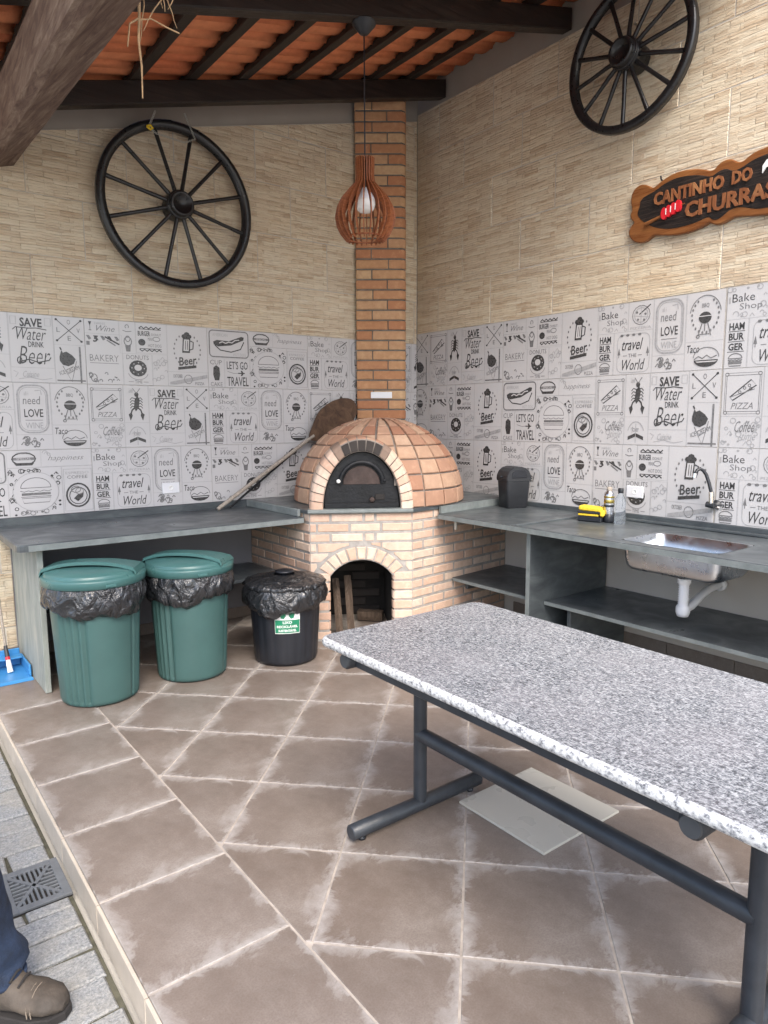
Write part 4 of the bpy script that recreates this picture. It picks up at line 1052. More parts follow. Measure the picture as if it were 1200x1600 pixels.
# ============================================================ COUNTERS
ct = thing('slate_counter', 'long grey-green slate counter on the left wall above the three bins', 'counter', (-2.4, -.38, 0))
mb = MB(); xl, xr, yf = -3.205, -1.5755, -.775
out = [(xr, -.0225), (xl, -.0225), (xl, yf+.05)]+[(xl+.05-.05*math.cos(R(t)), yf+.05-.05*math.sin(R(t))) for t in (22, 45, 68)]+[(xl+.05, yf), (xr, yf)]
mb.prism(out, .768, .805, .006); part('countertop', mb, 'slate', ct)
mb = MB(); mb.prism([(a, b) for a, b in [(xl+.05, yf-.002), (xr-.002, yf-.002), (xr-.002, yf+.006), (xl+.05, yf+.006)]], .7695, .7995); part('front_edge', mb, 'slate_edge', ct)
mb = MB(); mb.box((xl, -.0215, .769), (xr, -.0005, .852), .004); part('backsplash', mb, 'slate', ct)
mb = MB(); mb.box((-1.5985, yf+.04, .8055), (-1.5765, -.0225, .8515), .003); part('end_lip', mb, 'slate_edge', ct)
mb = MB(); mb.box((-3.108, -.70, .001), (-3.078, -.012, .7675), .003); part('side_panel', mb, 'slate_weathered', ct)
mb = MB(); mb.box((-3.077, -.50, .375), (-1.5815, -.012, .397), .003); part('lower_shelf', mb, 'slate', ct)

ct = thing('sink_counter', 'slate counter with steel sink and lower shelf along the right wall', 'counter', (-.4, -3, 0))
xf = -.80; YE = -4.9; xi = -.035; yst = -1.80
SX0, SX1, SY0, SY1 = -.66, -.30, -2.96, -2.44            # sink hole
top = MB(); zt_, zb_ = .801, .768; zw = .789
top.box((xf, -1.80, zb_), (-.0225, -1.1745, zt_), .004)
top.add([(xf, -1.1745, zb_), (-.0225, -1.1745, zb_), (-.0225, -1.048, zb_), (-.74, -1.145, zb_), (xf+.03, -1.15, zb_), (xf, -1.1745, zt_), (-.0225, -1.1745, zt_), (-.0225, -1.048, zt_), (-.74, -1.145, zt_), (xf+.03, -1.15, zt_)], [(4, 3, 2, 1, 0), (5, 6, 7, 8, 9), (1, 2, 7, 6), (2, 3, 8, 7), (3, 4, 9, 8), (4, 0, 5, 9)])
part('dry_top', top, 'slate', ct)
top = MB(); rim = .035
top.box((xf, YE, zb_), (xf+rim, -1.8005, zt_), .004)                                       # raised rim along the front
top.box((xf+rim+.0002, SY1, zb_), (-.0225, -1.8005, zw)); top.box((xf+rim+.0002, YE, zb_), (-.0225, SY0, zw))
top.box((xf+rim+.0002, SY0+.0002, zb_), (SX0, SY1-.0002, zw)); top.box((SX1, SY0+.0002, zb_), (-.0225, SY1-.0002, zw))
part('wet_top', top, 'slate', ct)
mb = MB(); mb.box((xf-.003, YE, .7695), (xf+.004, -1.17, .797)); part('front_edge', mb, 'slate_edge', ct)
mb = MB(); mb.box((-.0215, YE, .769), (-.0005, -1.045, .8335), .004); mb.box((-.05, YE, zw+.0005), (-.0225, -1.80, .806), .004); part('backsplash', mb, 'slate', ct)
mb = MB()
e0, e1 = Vector((xf+.03, -1.148, 0)), Vector((-.024, -1.047, 0)); dd_ = Vector((0, -.02, 0))
v = [e0+UP*.8015, e1+UP*.8015, e1+dd_+UP*.8015, e0+dd_+UP*.8015]; v += [x+UP*.046 for x in v]
mb.add([tuple(x) for x in v], [(0, 1, 2, 3), (7, 6, 5, 4), (0, 4, 5, 1), (1, 5, 6, 2), (2, 6, 7, 3), (3, 7, 4, 0)]); part('end_lip', mb, 'slate_edge', ct)
mb = MB(); mb.box((-.752, -1.912, .002), (-.012, -1.882, .7675), .003); part('divider_panel', mb, 'slate', ct)
mb = MB(); mb.box((-.7535, -1.910, .01), (-.750, -1.884, .766)); part('panel_edge', mb, 'slate_edge', ct)
mb = MB()
mb.add([(-.62, -1.8815, .322), (-.012, -1.8815, .322), (-.012, -1.048, .322), (-.62, -1.120, .322), (-.62, -1.8815, .345), (-.012, -1.8815, .345), (-.012, -1.048, .345), (-.62, -1.120, .345)], [(3, 2, 1, 0), (4, 5, 6, 7), (0, 1, 5, 4), (1, 2, 6, 5), (2, 3, 7, 6), (3, 0, 4, 7)])
part('shelf', mb, 'slate', ct)
mb = MB(); mb.box((-.62, YE, .322), (-.012, -1.9125, .345), .003); part('shelf', mb, 'slate', ct)
mb = MB(); mb.box((-.6225, YE, .3235), (-.6185, -1.914, .3435)); mb.box((-.6225, -1.880, .3235), (-.6185, -1.124, .3435)); part('shelf_edge', mb, 'slate_edge', ct)
mb = MB(); mb.box((-.56, -2.06, .002), (-.012, -2.035, .3215), .003); part('shelf_leg', mb, 'slate', ct)
mb = MB(); mb.box((-.52, -1.165, .255), (-.20, -1.14, .3215), .003); part('shelf_bracket', mb, 'slate', ct)
# sink bowl
sk = thing('steel_sink', 'rectangular stainless steel sink set into the right counter', 'sink', (-.48, -2.7, .6))
def rrect(x0, x1, y0, y1, r, n=4):
    pts = []
    for cx_, cy_, a0 in ((x1-r, y1-r, 0), (x0+r, y1-r, 90), (x0+r, y0+r, 180), (x1-r, y0+r, 270)):
        for k in range(n+1): a = R(a0+90*k/n); pts.append((cx_+r*math.cos(a), cy_+r*math.sin(a)))
    return pts
mb = MB(); e = .0
lv = [(SX0-.004, SX1+.004, SY0-.004, SY1+.004, .05, zw+.0012), (SX0+.006, SX1-.006, SY0+.006, SY1-.006, .05, zw-.002), (SX0+.008, SX1-.008, SY0+.008, SY1-.008, .05, .70), (SX0+.016, SX1-.016, SY0+.016, SY1-.016, .05, .655), (SX0+.05, SX1-.05, SY0+.05, SY1-.05, .05, .638)]
rings = [[(x, y, l[5]) for x, y in rrect(*l[:5])] for l in lv]
mb.loft(rings, caps=False); mb.add(rings[-1], [tuple(range(len(rings[-1])))])
t_ = .003
lv2 = [(SX0-.002, SX1+.002, SY0-.002, SY1+.002, .055, .7675), (SX0+.002, SX1-.002, SY0+.002, SY1-.002, .055, .70), (SX0+.008, SX1-.008, SY0+.008, SY1-.008, .055, .662), (SX0+.022, SX1-.022, SY0+.022, SY1-.022, .055, .64), (SX0+.05, SX1-.05, SY0+.05, SY1-.05, .05, .632)]
rings = [[(x, y, l[5]) for x, y in reversed(rrect(*l[:5]))] for l in lv2]
mb.loft(rings, caps=False); mb.add(rings[-1], [tuple(range(len(rings[-1])))]); part('bowl', mb, 'stainless', sk)
mb = MB(); pc = (-.48, -2.70)
mb.lathe([(.035, .630), (.035, .606), (.028, .604)], (*pc, 0), 16); part('drain_flange', mb, 'cap_grey', sk)
mb = MB(); prof = [(.030, .603), (.033, .60), (.033, .578), (.026, .574)]
for k in range(9): prof += [(.0275, .570-k*.012), (.0235, .564-k*.012)]
prof += [(.031, .460), (.035, .452), (.035, .425), (.028, .405), (0, .403)]
mb.lathe(prof, (*pc, 0), 18); part('siphon', mb, 'white_plastic', sk)
mb = MB(); mb.tube([(-.47, -2.70, .437), (-.40, -2.70, .445), (-.30, -2.69, .475), (-.16, -2.665, .492), (-.014, -2.655, .495)], .021, 12); part('waste_pipe', mb, 'white_plastic', sk)
mb = MB(); mb.lathe([(.021, -.03), (.036, -.028), (.036, .0), (.022, .004)], (-.035, -2.656, .495), 16, (Vector((0, 1, 0)), UP, Vector((-1, 0, 0)))); part('wall_rose', mb, 'white_plastic', sk)
# faucet on the wall
fc = thing('faucet', 'wall faucet with black bent spout and chrome body above the sink', 'faucet', (-.03, -2.59, .95))
mb = MB(); mb.lathe([(.0, 0), (.028, .0), (.028, .008), (.014, .012), (.014, .05)], (-.001, -2.60, .935), 16, (Vector((0, 1, 0)), UP, Vector((-1, 0, 0)))); mb.tube([(-.055, -2.615, .935), (-.055, -2.595, .937), (-.055, -2.57, .94)], .017, 12); part('wall_mount', mb, 'charcoal_plastic', fc)
mb = MB(); mb.tube([(-.055, -2.597, .945), (-.055, -2.592, 1.01)], .013, 12); mb.tube([(-.055, -2.62, .925), (-.075, -2.66, .925)], [.010, .012], 10); part('body', mb, 'chrome', fc)
mb = MB(); mb.tube([(-.055, -2.592, 1.01), (-.058, -2.578, 1.06), (-.062, -2.562, 1.105), (-.07, -2.548, 1.128), (-.085, -2.537, 1.137), (-.10, -2.53, 1.13), (-.11, -2.524, 1.11)], .0095, 12); part('spout', mb, 'black_plastic', fc)
mb = MB(); mb.tube([(-.11, -2.524, 1.112), (-.113, -2.522, 1.088)], .0125, 12); part('spout_tip', mb, 'chrome', fc)
# outlets
def outlet(fr, lab):
    t = thing('power_outlet', lab, 'outlet', tuple(fr.to_translation())); 
    mb = MB(); mb.box((-.058, -.036, .0007), (.058, .036, .008), .003); mb.v = [tuple(fr @ Vector(p)) for p in mb.v]; part('cover_plate', mb, 'white_plastic', t)
    mb = MB(); mb.lathe([(.018, .0083), (.016, .0095), (.013, .0095), (.012, .0085), (0, .0085)], fr @ Vector((0, 0, 0)), 14, tuple(Vector(fr.col[i][:3]) for i in range(3))); part('socket', mb, 'white_paint', t)
outlet(frame((-2.136, 0, .967), (1, 0, 0), (0, 0, 1), (0, -1, 0)), 'white power outlet on the printed tiles of the left wall')
outlet(frame((0, -2.087, .967), (0, -1, 0), (0, 0, 1), (-1, 0, 0)), 'white power outlet on the printed tiles behind the clear bottle')

# ============================================================ GRANITE TABLE
tb = thing('granite_table', 'long table with speckled grey granite top on a dark tubular steel frame', 'table', (-2.28, -3.4, 0))
TX0, TX1, TY0, TY1, TZ = -2.632, -1.885, -2.615, -4.30, .70
mb = MB(); r_c = .045
def rr2(x0, x1, y0, y1, r):
    p = []
    for cx_, cy_, a0 in ((x1-r, y1-r, 0), (x0+r, y1-r, 90), (x0+r, y0+r, 180), (x1-r, y0+r, 270)):
        for k in range(6): a = R(a0+18*k); p.append((cx_+r*math.cos(a), cy_+r*math.sin(a)))
    return p
prof = [(.010, -.030), (.002, -.027), (0, -.020), (0, -.011), (.003, -.004), (.011, 0)]
rings = [[(x, y, TZ+h) for x, y in rr2(TX0+i_, TX1-i_, TY1+i_, TY0-i_, r_c)] for i_, h in prof]
mb.loft(rings, caps=False); n = len(rings[0])
mb.cur = 1; mb.add(rings[-1], [tuple(range(n))]); mb.cur = 0; mb.add(rings[0], [tuple(range(n-1, -1, -1))])
part('tabletop', mb, ['granite_edge', 'granite'], tb)
PX = -2.285; P1Y, P2Y = -2.742, -3.918; pr_ = .0245
for y in (P1Y, P2Y):
    mb = MB(); mb.tube([(PX, y, .03), (PX, y, .618)], pr_, 18); part('post', mb, 'steel_frame', tb)
    mb = MB(); mb.tube([(-2.592, y, .037), (-2.588, y, .037), (-1.992, y, .037), (-1.988, y, .037)], [.021, .0265, .0265, .021], 18); ft = part('foot', mb, 'steel_frame', tb)
    for x in (-2.545, -2.035):
        mb = MB(); mb.lathe([(0, .0), (.014, .0), (.014, .008), (.006, .012), (.006, .02)], (x, y, .0008), 10); part('foot_pad', mb, 'black_plastic', ft)
    mb = MB(); mb.tube([(-2.607, y, .641), (-2.603, y, .641), (-1.97, y, .641), (-1.966, y, .641)], [.024, .028, .028, .024], 18); cbp = part('crossbar', mb, 'steel_frame', tb)
    mb = MB(); mb.tube([(-2.611, y, .641), (-2.607, y, .641)], [.022, .024], 18); part('end_cap', mb, 'cap_grey', cbp)
mb = MB(); mb.tube([(PX, P1Y, .300), (PX, P2Y, .300)], .026, 18); part('stretcher', mb, 'steel_frame', tb)
mb = MB(); mb.box((-2.584, P2Y+.02, .622), (-2.556, P1Y-.02, .6695), .003); part('side_rail', mb, 'steel_frame', tb)
mb = MB(); mb.box((-1.99, P2Y+.02, .622), (-1.962, P1Y-.02, .6695), .003); part('side_rail', mb, 'steel_frame', tb)

# loose tile lying on the floor
mb = MB(); c4 = [(-1.722, -2.778), (-1.718, -3.185), (-2.13, -3.184), (-2.131, -2.785)]
mb.prism(c4[::1], .001, .0095, .0015); solo('loose_tile', mb, 'pale_tile', 'loose cream ceramic tile lying on the floor under the granite table', 'tile', (-1.92, -2.98, .001))

# ============================================================ BINS
def dirv(p): 
    d = Vector((CX-p[0], CY-p[1])); return math.atan2(d.y, d.x)
def bag_skirt(cx_, cy_, r, z1, z0, seed, bulge=.013, n=96, low=None, rot=0):
    rr_ = random.Random(seed); ph = [rr_.uniform(0, 6.28) for _ in range(14)]; mb = MB(); rings = []; L = 13
    for k in range(L+1):
        t = k/L; rg_ = []
        for j in range(n):
            a = 2*PI*j/n; drop = z0+.020*math.sin(a*2+ph[0])+.012*math.sin(a*5+ph[1])+.006*math.sin(a*11+ph[2])
            z = z1+(drop-z1)*t
            w_ = math.sin(PI*min(1, t*1.05))**.7
            cr = abs(math.sin(a*9+ph[3]+2.2*t+math.sin(a*3+ph[4])))**.6*.011+abs(math.sin(a*17+ph[5]-3.5*t+math.sin(a*4)))*.007+math.sin(a*4+ph[6])*.007+abs(math.sin(a*6.0+ph[8]+5*t))**3*.008
            q = r+bulge*w_+cr*(.25+.75*t)-.010*(t**5)+(-.005)
            if k == L: q -= .006
            rg_.append((cx_+q*math.cos(a), cy_+q*math.sin(a), z+.004*math.sin(a*23+ph[7])*t))
        rings.append(rg_)
    mb.loft(rings, caps=False)
    return mb
def green_bin(cx_, cy_, r0, r1, H, label, seed, hrot, groups):
    t = thing('trash_bin', label, 'trash bin', (cx_, cy_, 0), 'green plastic trash bins')
    fa = dirv((cx_, cy_))
    def fn(a, r, h, k):
        if 2 < k < 11:
            da = (a-fa+PI) % (2*PI)-PI; q = 0
            for g0 in groups:
                for m_ in range(4):
                    dd = abs(((da-(g0+m_*.185)+PI) % (2*PI))-PI); q += (.5+.5*math.cos(PI*dd/.088)) if dd < .088 else 0
            r = r-.019*min(1, q)
        return r, h
    prof = [(0, .002), (r0-.018, .002), (r0-.004, .008), (r0, .022)]
    for k in range(8): z = .03+(H-.06)*k/7; prof.append((r0+(r1-r0)*(z/H), z))
    prof += [(r1, H-.02), (r1+.010, H-.015), (r1+.010, H), (r1-.006, H)]
    mb = MB(); mb.lathe(prof, (cx_, cy_, 0), 144, fn=fn); part('body', mb, 'green_plastic', t)
    RL = r1+.026
    mb = MB(); mb.lathe([(RL-.004, H-.022), (RL, H-.02), (RL+.003, H+.012), (RL+.001, H+.018), (RL-.006, H+.024), (RL-.012, H+.026), (RL-.013, H+.036), (RL-.02, H+.043), (RL*.72, H+.056), (RL*.4, H+.063), (0, H+.065)], (cx_, cy_, 0), 72); lid = part('lid', mb, 'green_lid', t)
    # broad raised bar across the lid, bending up from the rim like a handle
    mb = MB(); ux, uy = math.cos(hrot), math.sin(hrot); px_, py_ = -uy, ux; rings = []
    for i in range(19):
        s_ = -1+2*i/18; x = s_*(RL+.004); w = .05+.045*abs(s_)**2.2; zt = H+.044+.047*(1-abs(s_)**2.4)-(.012 if abs(s_) > .97 else 0)
        off = -.05*(1-s_*s_)
        zb2 = zt-.016
        row_ = []
        for (wo, zz) in ((-w, zb2), (-w, zt-.005), (-w+.006, zt), (w-.006, zt), (w, zt-.005), (w, zb2)):
            xx = math.sqrt(max(0, (RL+.004)**2-(off+wo)**2)); xc = max(-xx, min(xx, x)); row_.append((cx_+ux*xc+px_*(off+wo), cy_+uy*xc+py_*(off+wo), zz))
        rings.append(row_)
    mb.loft(rings, smooth=False); part('handle', mb, 'green_lid', lid)
    a = fa+.30; mb = MB(); cc = Vector((cx_, cy_, H-.008)); U_ = Vector((-math.sin(a), math.cos(a), 0)); W_ = Vector((math.cos(a), math.sin(a), 0))
    mb.box((-.026, -.008, 0), (.026, .008, .007), .003); mb.v = [tuple(cc+U_*x+UP*y+W_*(RL-.001+z)) for x, y, z in mb.v]; part('latch', mb, 'green_lid', lid)
    part('bag', bag_skirt(cx_, cy_, r1+.013, H-.012, H-.155, seed), 'bag', t)
green_bin(-2.880, -.875, .190, .222, .630, 'larger front green plastic trash bin at left, next to the slate side panel', 3, fa0 := dirv((-2.88, -.875))+1.25, (-.85, .95, 2.5))
green_bin(-2.372, -.855, .187, .216, .612, 'green plastic trash bin between the other green bin and the black bin', 9, dirv((-2.37, -.855))+1.15, (-1.15, 1.2, 2.8))
# black bin with bag drawn over the lid
t = thing('trash_bin', 'black plastic recycling bin with green and white sticker, bag pulled under its lid', 'trash bin', (-1.83, -.965, 0))
bx, by, fa = -1.83, -.965, dirv((-1.83, -.965))
def fnb(a, r, h, k):
    if 2 < k < 11: r -= .004*max(0, math.cos(a*18))**2
    return r, h
prof = [(0, .002), (.165, .002), (.18, .008), (.186, .022)]+[(.187+.024*k/7, .03+.40*k/7) for k in range(8)]+[(.212, .44), (.22, .445), (.22, .46)]
mb = MB(); mb.lathe(prof, (bx, by, 0), 108, fn=fnb); part('body', mb, 'black_plastic', t)
mb = MB(); mb.lathe([(.226, .455), (.236, .460), (.238, .470), (.232, .476), (.215, .478), (.12, .497), (.05, .503), (0, .504)], (bx, by, 0), 72); lid = part('lid', mb, 'black_plastic', t)
mb = MB(); mb.lathe([(.022, .500), (.022, .518), (.052, .520), (.058, .526), (.055, .533), (.03, .535), (0, .533)], (bx, by, 0), 24); part('knob', mb, 'black_plastic', lid)
sk_ = bag_skirt(bx, by, .226, .462, .325, 17, .018)
def fl(a, r, h, k): return r+.004*math.sin(a*13+k)+.003*math.sin(a*29), h+.0022*abs(math.sin(a*15+k*.7))
sk_.lathe([(.060, .5105), (.12, .5035), (.19, .487), (.232, .4795), (.243, .468), (.240, .455)], (bx, by, 0), 96, fn=fl); part('bag', sk_, 'bag', t)
# sticker follows the body's curve
def on_bin(u, z, lift=.0015):
    a = fa+.05+u/.205; rr = .187+.024*(z-.03)/.40+.003+lift; return (bx+rr*math.cos(a), by+rr*math.sin(a), z)
def sticker(mbx, u0, u1, z0, z1, lift):
    n_ = 8; v = [on_bin(u0+(u1-u0)*i/n_, z, lift) for z in (z0, z1) for i in range(n_+1)]
    mbx.add(v, [(i, i+1, i+n_+2, i+n_+1) for i in range(n_)])
mb = MB(); sticker(mb, -.072, .072, .205, .335, .0012); stk = part('sticker', mb, 'white_paint', t)
mb = MB(); sticker(mb, -.070, .070, .209, .286, .0020); part('green_field', mb, 'green_print', stk)
mb = MB()
for txt, u0, u1, z0, z1 in (('LIXO', -.026, .026, .264, .280), ('RECICLÁVEL', -.060, .060, .240, .258), ('SUSTENTÁVEL', -.052, .052, .216, .234)):
    vs, fs = tri_text(txt, .03); mb.add([on_bin(u0+(u1-u0)*x, z0+(z1-z0)*y, .0028) for x, y in vs], fs)
part('lettering', mb, 'white_paint', stk)
mb = MB()
for u, fl_ in ((-.026, 1), (.026, -1)):
    pts = [(-.018, .036), (.014, .036), (.018, .018), (.006, 0), (-.010, .004), (-.012, .016)]
    mb.add([on_bin(u+fl_*x, .293+z, .0022) for x, z in (pts if fl_ > 0 else pts[::-1])], [tuple(range(6))])
part('arrows', mb, 'green_print', stk)

# dustpan and its long handle
t = thing('dustpan', 'blue plastic dustpan on the floor at left with a thin upright handle', 'dustpan', (-3.24, -.3, 0))
mb = MB()
xa, xb, ya, yb_ = -3.40, -3.115, -.445, -.14
v = [(xa, ya, .002), (xb, ya, .002), (xb, yb_, .01), (xa, yb_, .01)]
mb.box((xa, ya+.02, .003), (xb, yb_, .011), .003)
mb.box((xb-.012, ya+.05, .0115), (xb, yb_, .075), .004); mb.box((xa, ya+.05, .0115), (xa+.012, yb_, .075), .004); mb.box((xa+.0125, yb_-.014, .0115), (xb-.0125, yb_, .11), .004)
mb.box((xa+.0125, yb_-.09, .070), (xb-.0125, yb_-.015, .080), .003)
mb.add([(xa, ya, .0015), (xb, ya, .0015), (xb, ya+.02, .0095), (xa, ya+.02, .0095), (xa, ya+.02, .003), (xb, ya+.02, .003)], [(0, 1, 2, 3), (0, 4, 5, 1), (0, 3, 4), (1, 5, 2)])
part('pan', mb, 'blue_plastic', t)
mb = MB(); mb.tube([(-3.200, -.27, .012), (-3.203, -.235, .075)], [.016, .012], 12); part('socket', mb, 'white_paint', t)
mb = MB(); mb.tube([(-3.203, -.235, .0755), (-3.204, -.228, .092)], .0125, 12); part('ring', mb, 'red_paint', t)
mb = MB(); mb.tube([(-3.204, -.228, .0925), (-3.206, -.20, .15)], [.0125, .010], 12); part('collar', mb, 'charcoal_plastic', t)
mb = MB(); mb.tube([(-3.206, -.20, .1505), (-3.212, -.055, .62)], .0075, 12); part('handle', mb, 'handle_wood', t)

# ============================================================ THINGS ON THE COUNTERS
t = thing('counter_bin', 'small charcoal swing-lid bin standing on the right counter near the oven', 'small bin', (-.16, -1.24, .802))
o_ = Vector((-.155, -1.235, .802)); a_ = R(-18); bu = Vector((math.cos(a_), math.sin(a_), 0)); bv = Vector((-math.sin(a_), math.cos(a_), 0))
def rbox(hw, hd, r, z): return [tuple(o_+bu*x+bv*y+UP*z) for x, y in rr2(-hw, hw, -hd, hd, r)]
mb = MB(); mb.loft([rbox(.076, .062, .02, .0), rbox(.080, .066, .02, .004), rbox(.092, .076, .022, .185)]); part('body', mb, 'charcoal_plastic', t)
mb = MB(); rings = []
prof_ = [(-.094, .187), (-.096, .205), (-.094, .225), (-.080, .255), (-.055, .276), (-.02, .286), (.02, .286), (.055, .276), (.080, .255), (.094, .225), (.096, .205), (.094, .187)]
for y in (-.078, -.070, .070, .078):
    k_ = .96 if abs(y) > .075 else 1; rings.append([tuple(o_+bu*(x*k_)+bv*y+UP*(.187+(z-.187)*k_)) for x, z in prof_])
mb.loft(rings, smooth=False); lid = part('lid', mb, 'charcoal_plastic', t)
mb = MB(); pr2 = [(-.090, .205), (-.074, .250), (-.052, .268), (-.048, .264), (-.070, .246), (-.086, .205)]
fp = [(-.060, .210), (.060, .210), (.056, .250), (.040, .264), (-.040, .264), (-.056, .250)]
mb.prism(fp, 0, .004, .002, lambda p: tuple(o_+bu*p[0]+UP*p[1]-bv*(.0785+p[2]))); part('flap', mb, 'black_plastic', lid)
for sx in (-1, 1):
    mb = MB(); mb.tube([tuple(o_+bu*(sx*.094)+UP*.215), tuple(o_+bu*(sx*.108)+UP*.215)], .008, 10); part('pivot', mb, 'black_plastic', lid)

t = thing('sponge_holder', 'black holder with a yellow sponge on top, left of the two bottles', 'sponge holder', (-.235, -1.945, .789))
so_ = Vector((-.225, -1.94, .790)); a_ = R(-75); bu = Vector((math.cos(a_), math.sin(a_), 0)); bv = Vector((-math.sin(a_), math.cos(a_), 0))
def obx(par, nm, a, b, mat, bev=.006, dy=0):
    mb = MB(); mb.box(a, b, bev); mb.v = [tuple(so_+bu*x+bv*y+UP*z) for x, y, z in mb.v]; part(nm, mb, mat, par)
obx(t, 'holder', (-.075, -.045, 0), (.075, .045, .034), 'black_plastic'); obx(t, 'lower_sponge', (-.072, -.042, .035), (.055, .035, .048), 'yellow_sponge', .003); obx(t, 'scouring_pad', (-.078, -.046, .049), (.078, .044, .064), 'charcoal_plastic', .005)
mb = MB(); mb.box((-.072, -.04, 0), (.072, .04, .030), .008); mb.v = [tuple(so_+bu*x+bv*y+UP*(.0655+z+.012*(x > .02)*(-x*8))) for x, y, z in mb.v]; part('sponge', mb, 'yellow_sponge', t)
obx(t, 'cloth', (.062, -.05, .034), (.090, .03, .075), 'yellow_sponge', .01)
t = thing('spray_can', 'silver and gold spray can with black base beside the clear bottle', 'spray can', (-.19, -2.035, .789))
c_ = (-.19, -2.035, .790)
for nm, mat, pf in (('base', 'black_plastic', [(0, 0), (.030, 0), (.032, .004), (.032, .05), (.028, .052)]), ('can', 'silver_can', [(.030, .052), (.030, .165), (.027, .178), (.016, .190)]), ('band', 'gold_foil', [(.0302, .118), (.0308, .120), (.0308, .137), (.0302, .139)]), ('band', 'gold_foil', [(.0302, .150), (.0308, .151), (.0306, .160), (.0300, .161)]), ('band', 'black_plastic', [(.0302, .095), (.0308, .096), (.0308, .108), (.0302, .109)]), ('cap', 'handle_wood', [(.015, .19), (.016, .192), (.015, .212), (.010, .216), (0, .216)])):
    mb = MB(); mb.lathe(pf, c_, 24); part(nm, mb, mat, t)
t = thing('plastic_bottle', 'clear plastic bottle with black cap next to the spray can', 'bottle', (-.20, -2.115, .789))
c_ = (-.20, -2.12, .790)
for nm, mat, pf in (('body', 'clear', [(0, .0), (.030, .0), (.033, .006), (.032, .03), (.033, .045), (.031, .06), (.033, .075), (.031, .09), (.033, .105), (.033, .13), (.029, .155), (.016, .178), (.014, .19)]), ('cap', 'black_plastic', [(.0155, .186), (.0165, .188), (.0165, .212), (.014, .215), (0, .215)])):
    mb = MB(); mb.lathe(pf, c_, 24); part(nm, mb, mat, t)
# terracotta dish and dark block on the oven slab
zs2 = ZS+.022
mb = MB(); mb.lathe([(0, .0), (.043, .0), (.050, .008), (.052, .030), (.047, .034), (.043, .030), (.040, .012), (0, .010)], (-.785, -1.075, zs2+.0005), 24); solo('clay_dish', mb, 'terracotta', 'small round red clay dish on the slab right of the oven', 'dish', (-.785, -1.075, zs2))
mb = MB(); mb.box((-.055, -.02, 0), (.03, .02, .028), .004, Matrix.Rotation(R(-35), 3, 'Z')); mb.v = [(x-.885, y-1.10, z+zs2+.0005) for x, y, z in mb.v]; solo('iron_block', mb, 'soot', 'small dark block on the slab between the oven arch and clay dish', 'block', (-.885, -1.10, zs2))
# wooden peg under the right counter
mb = MB(); mb.lathe([(0, 0), (.009, 0), (.010, .006), (.010, .058), (.007, .062)], (-.735, -1.27, .705), 12); solo('wooden_peg', mb, 'pale_tile', 'small pale peg under the front edge of the right counter near the bricks', 'peg', (-.735, -1.27, .705))

# pizza peels leaning behind the dome
def peel(name, lab, P0, P1, hw, hl, mat_h, mat_s, r0, tilt=0):
    P0, P1 = Vector(P0), Vector(P1); d = (P1-P0).normalized(); side = Vector((d.z, 0, -d.x)).normalized(); nrm = d.cross(side).normalized()
    t = thing(name, lab, 'pizza peel', tuple(P0))
    L = (P1-P0).length; h0 = L-hl
    mb = MB(); mb.tube([tuple(P0), tuple(P0+d*(h0+.05))], r0, 10); part('handle', mb, mat_s, t)
    pts = []
    for i in range(33):
        a = 2*PI*i/32
        if i == 32: break
        x = hw*math.sin(a)*(1 if math.cos(a) > -.3 else (1-.55*((-math.cos(a)-.3)/.7))); y = h0+hl/2-hl/2*-math.cos(a)*1
        pts.append((x, h0+hl/2+hl/2*math.cos(a)))
        pts[-1] = (x, pts[-1][1])
    mb = MB(); mb.prism(pts, -.006, .006, .003, lambda p: tuple(P0+side*p[0]+d*p[1]+nrm*p[2])); part('blade', mb, mat_h, t)
peel('pizza_peel', 'round dark wooden pizza peel leaning behind the oven, handle end on left counter', (-1.87, -.14, .816), (-.66, -.045, 1.535), .132, .52, 'peel_wood', 'handle_wood', .0135)
peel('pizza_peel', 'thin black-handled peel lying just under the wooden peel handle', (-1.76, -.10, .816), (-.86, -.022, 1.42), .07, .2, 'iron_rust', 'iron_door', .0075)

# ============================================================ WHEELS
def wheel(label, c, ax, Rw, ns, hub_r, hub_l, z_off, rot0, rimw, rimd, group):
    c = Vector(c); W = Vector(ax).normalized(); U = UP.cross(W).normalized(); V = W.cross(U)
    t = thing('wagon_wheel', label, 'wheel', tuple(c), group)
    mb = MB(); prof = [(Rw-rimw, -rimd/2), (Rw-rimw*.9, rimd/2), (Rw-rimw*.2, rimd/2+.002), (Rw, rimd/2-.006), (Rw, -rimd/2), (Rw-rimw, -rimd/2)]
    mb.lathe(prof, c, 64, (U, V, W)); part('rim', mb, 'wheel_black', t)
    mb = MB(); h = hub_l/2
    mb.lathe([(0, h-.02), (hub_r*.62, h-.02), (hub_r*.68, h), (hub_r*.85, h), (hub_r*.9, h-.01), (hub_r*.9, h*.55), (hub_r, h*.45), (hub_r*1.02, 0), (hub_r*1.05, -h*.4), (hub_r*.9, -h*.6), (hub_r*.9, -h), (0, -h)], c, 28, (U, V, W)); hb = part('hub', mb, 'wheel_black', t)
    for hh in (.62, .42):
        mb = MB(); mb.lathe([(hub_r*.9, h*hh), (hub_r*1.02, h*hh), (hub_r*1.02, h*hh-.008), (hub_r*.9, h*hh-.008)], c, 28, (U, V, W)); part('band', mb, 'wheel_black', hb)
    for k in range(ns):
        a = rot0+2*PI*k/ns; d = U*math.cos(a)+V*math.sin(a); mb = MB()
        mb.tube([tuple(c+d*(hub_r*.8)+W*z_off), tuple(c+d*(hub_r*1.6)+W*z_off*.9), tuple(c+d*(Rw*.6)+W*z_off*.4), tuple(c+d*(Rw-rimw*.7))], [.0135, .0125, .0115, .0135], 10); part('spoke', mb, 'wheel_black', t)
    return t, U, V, W, c
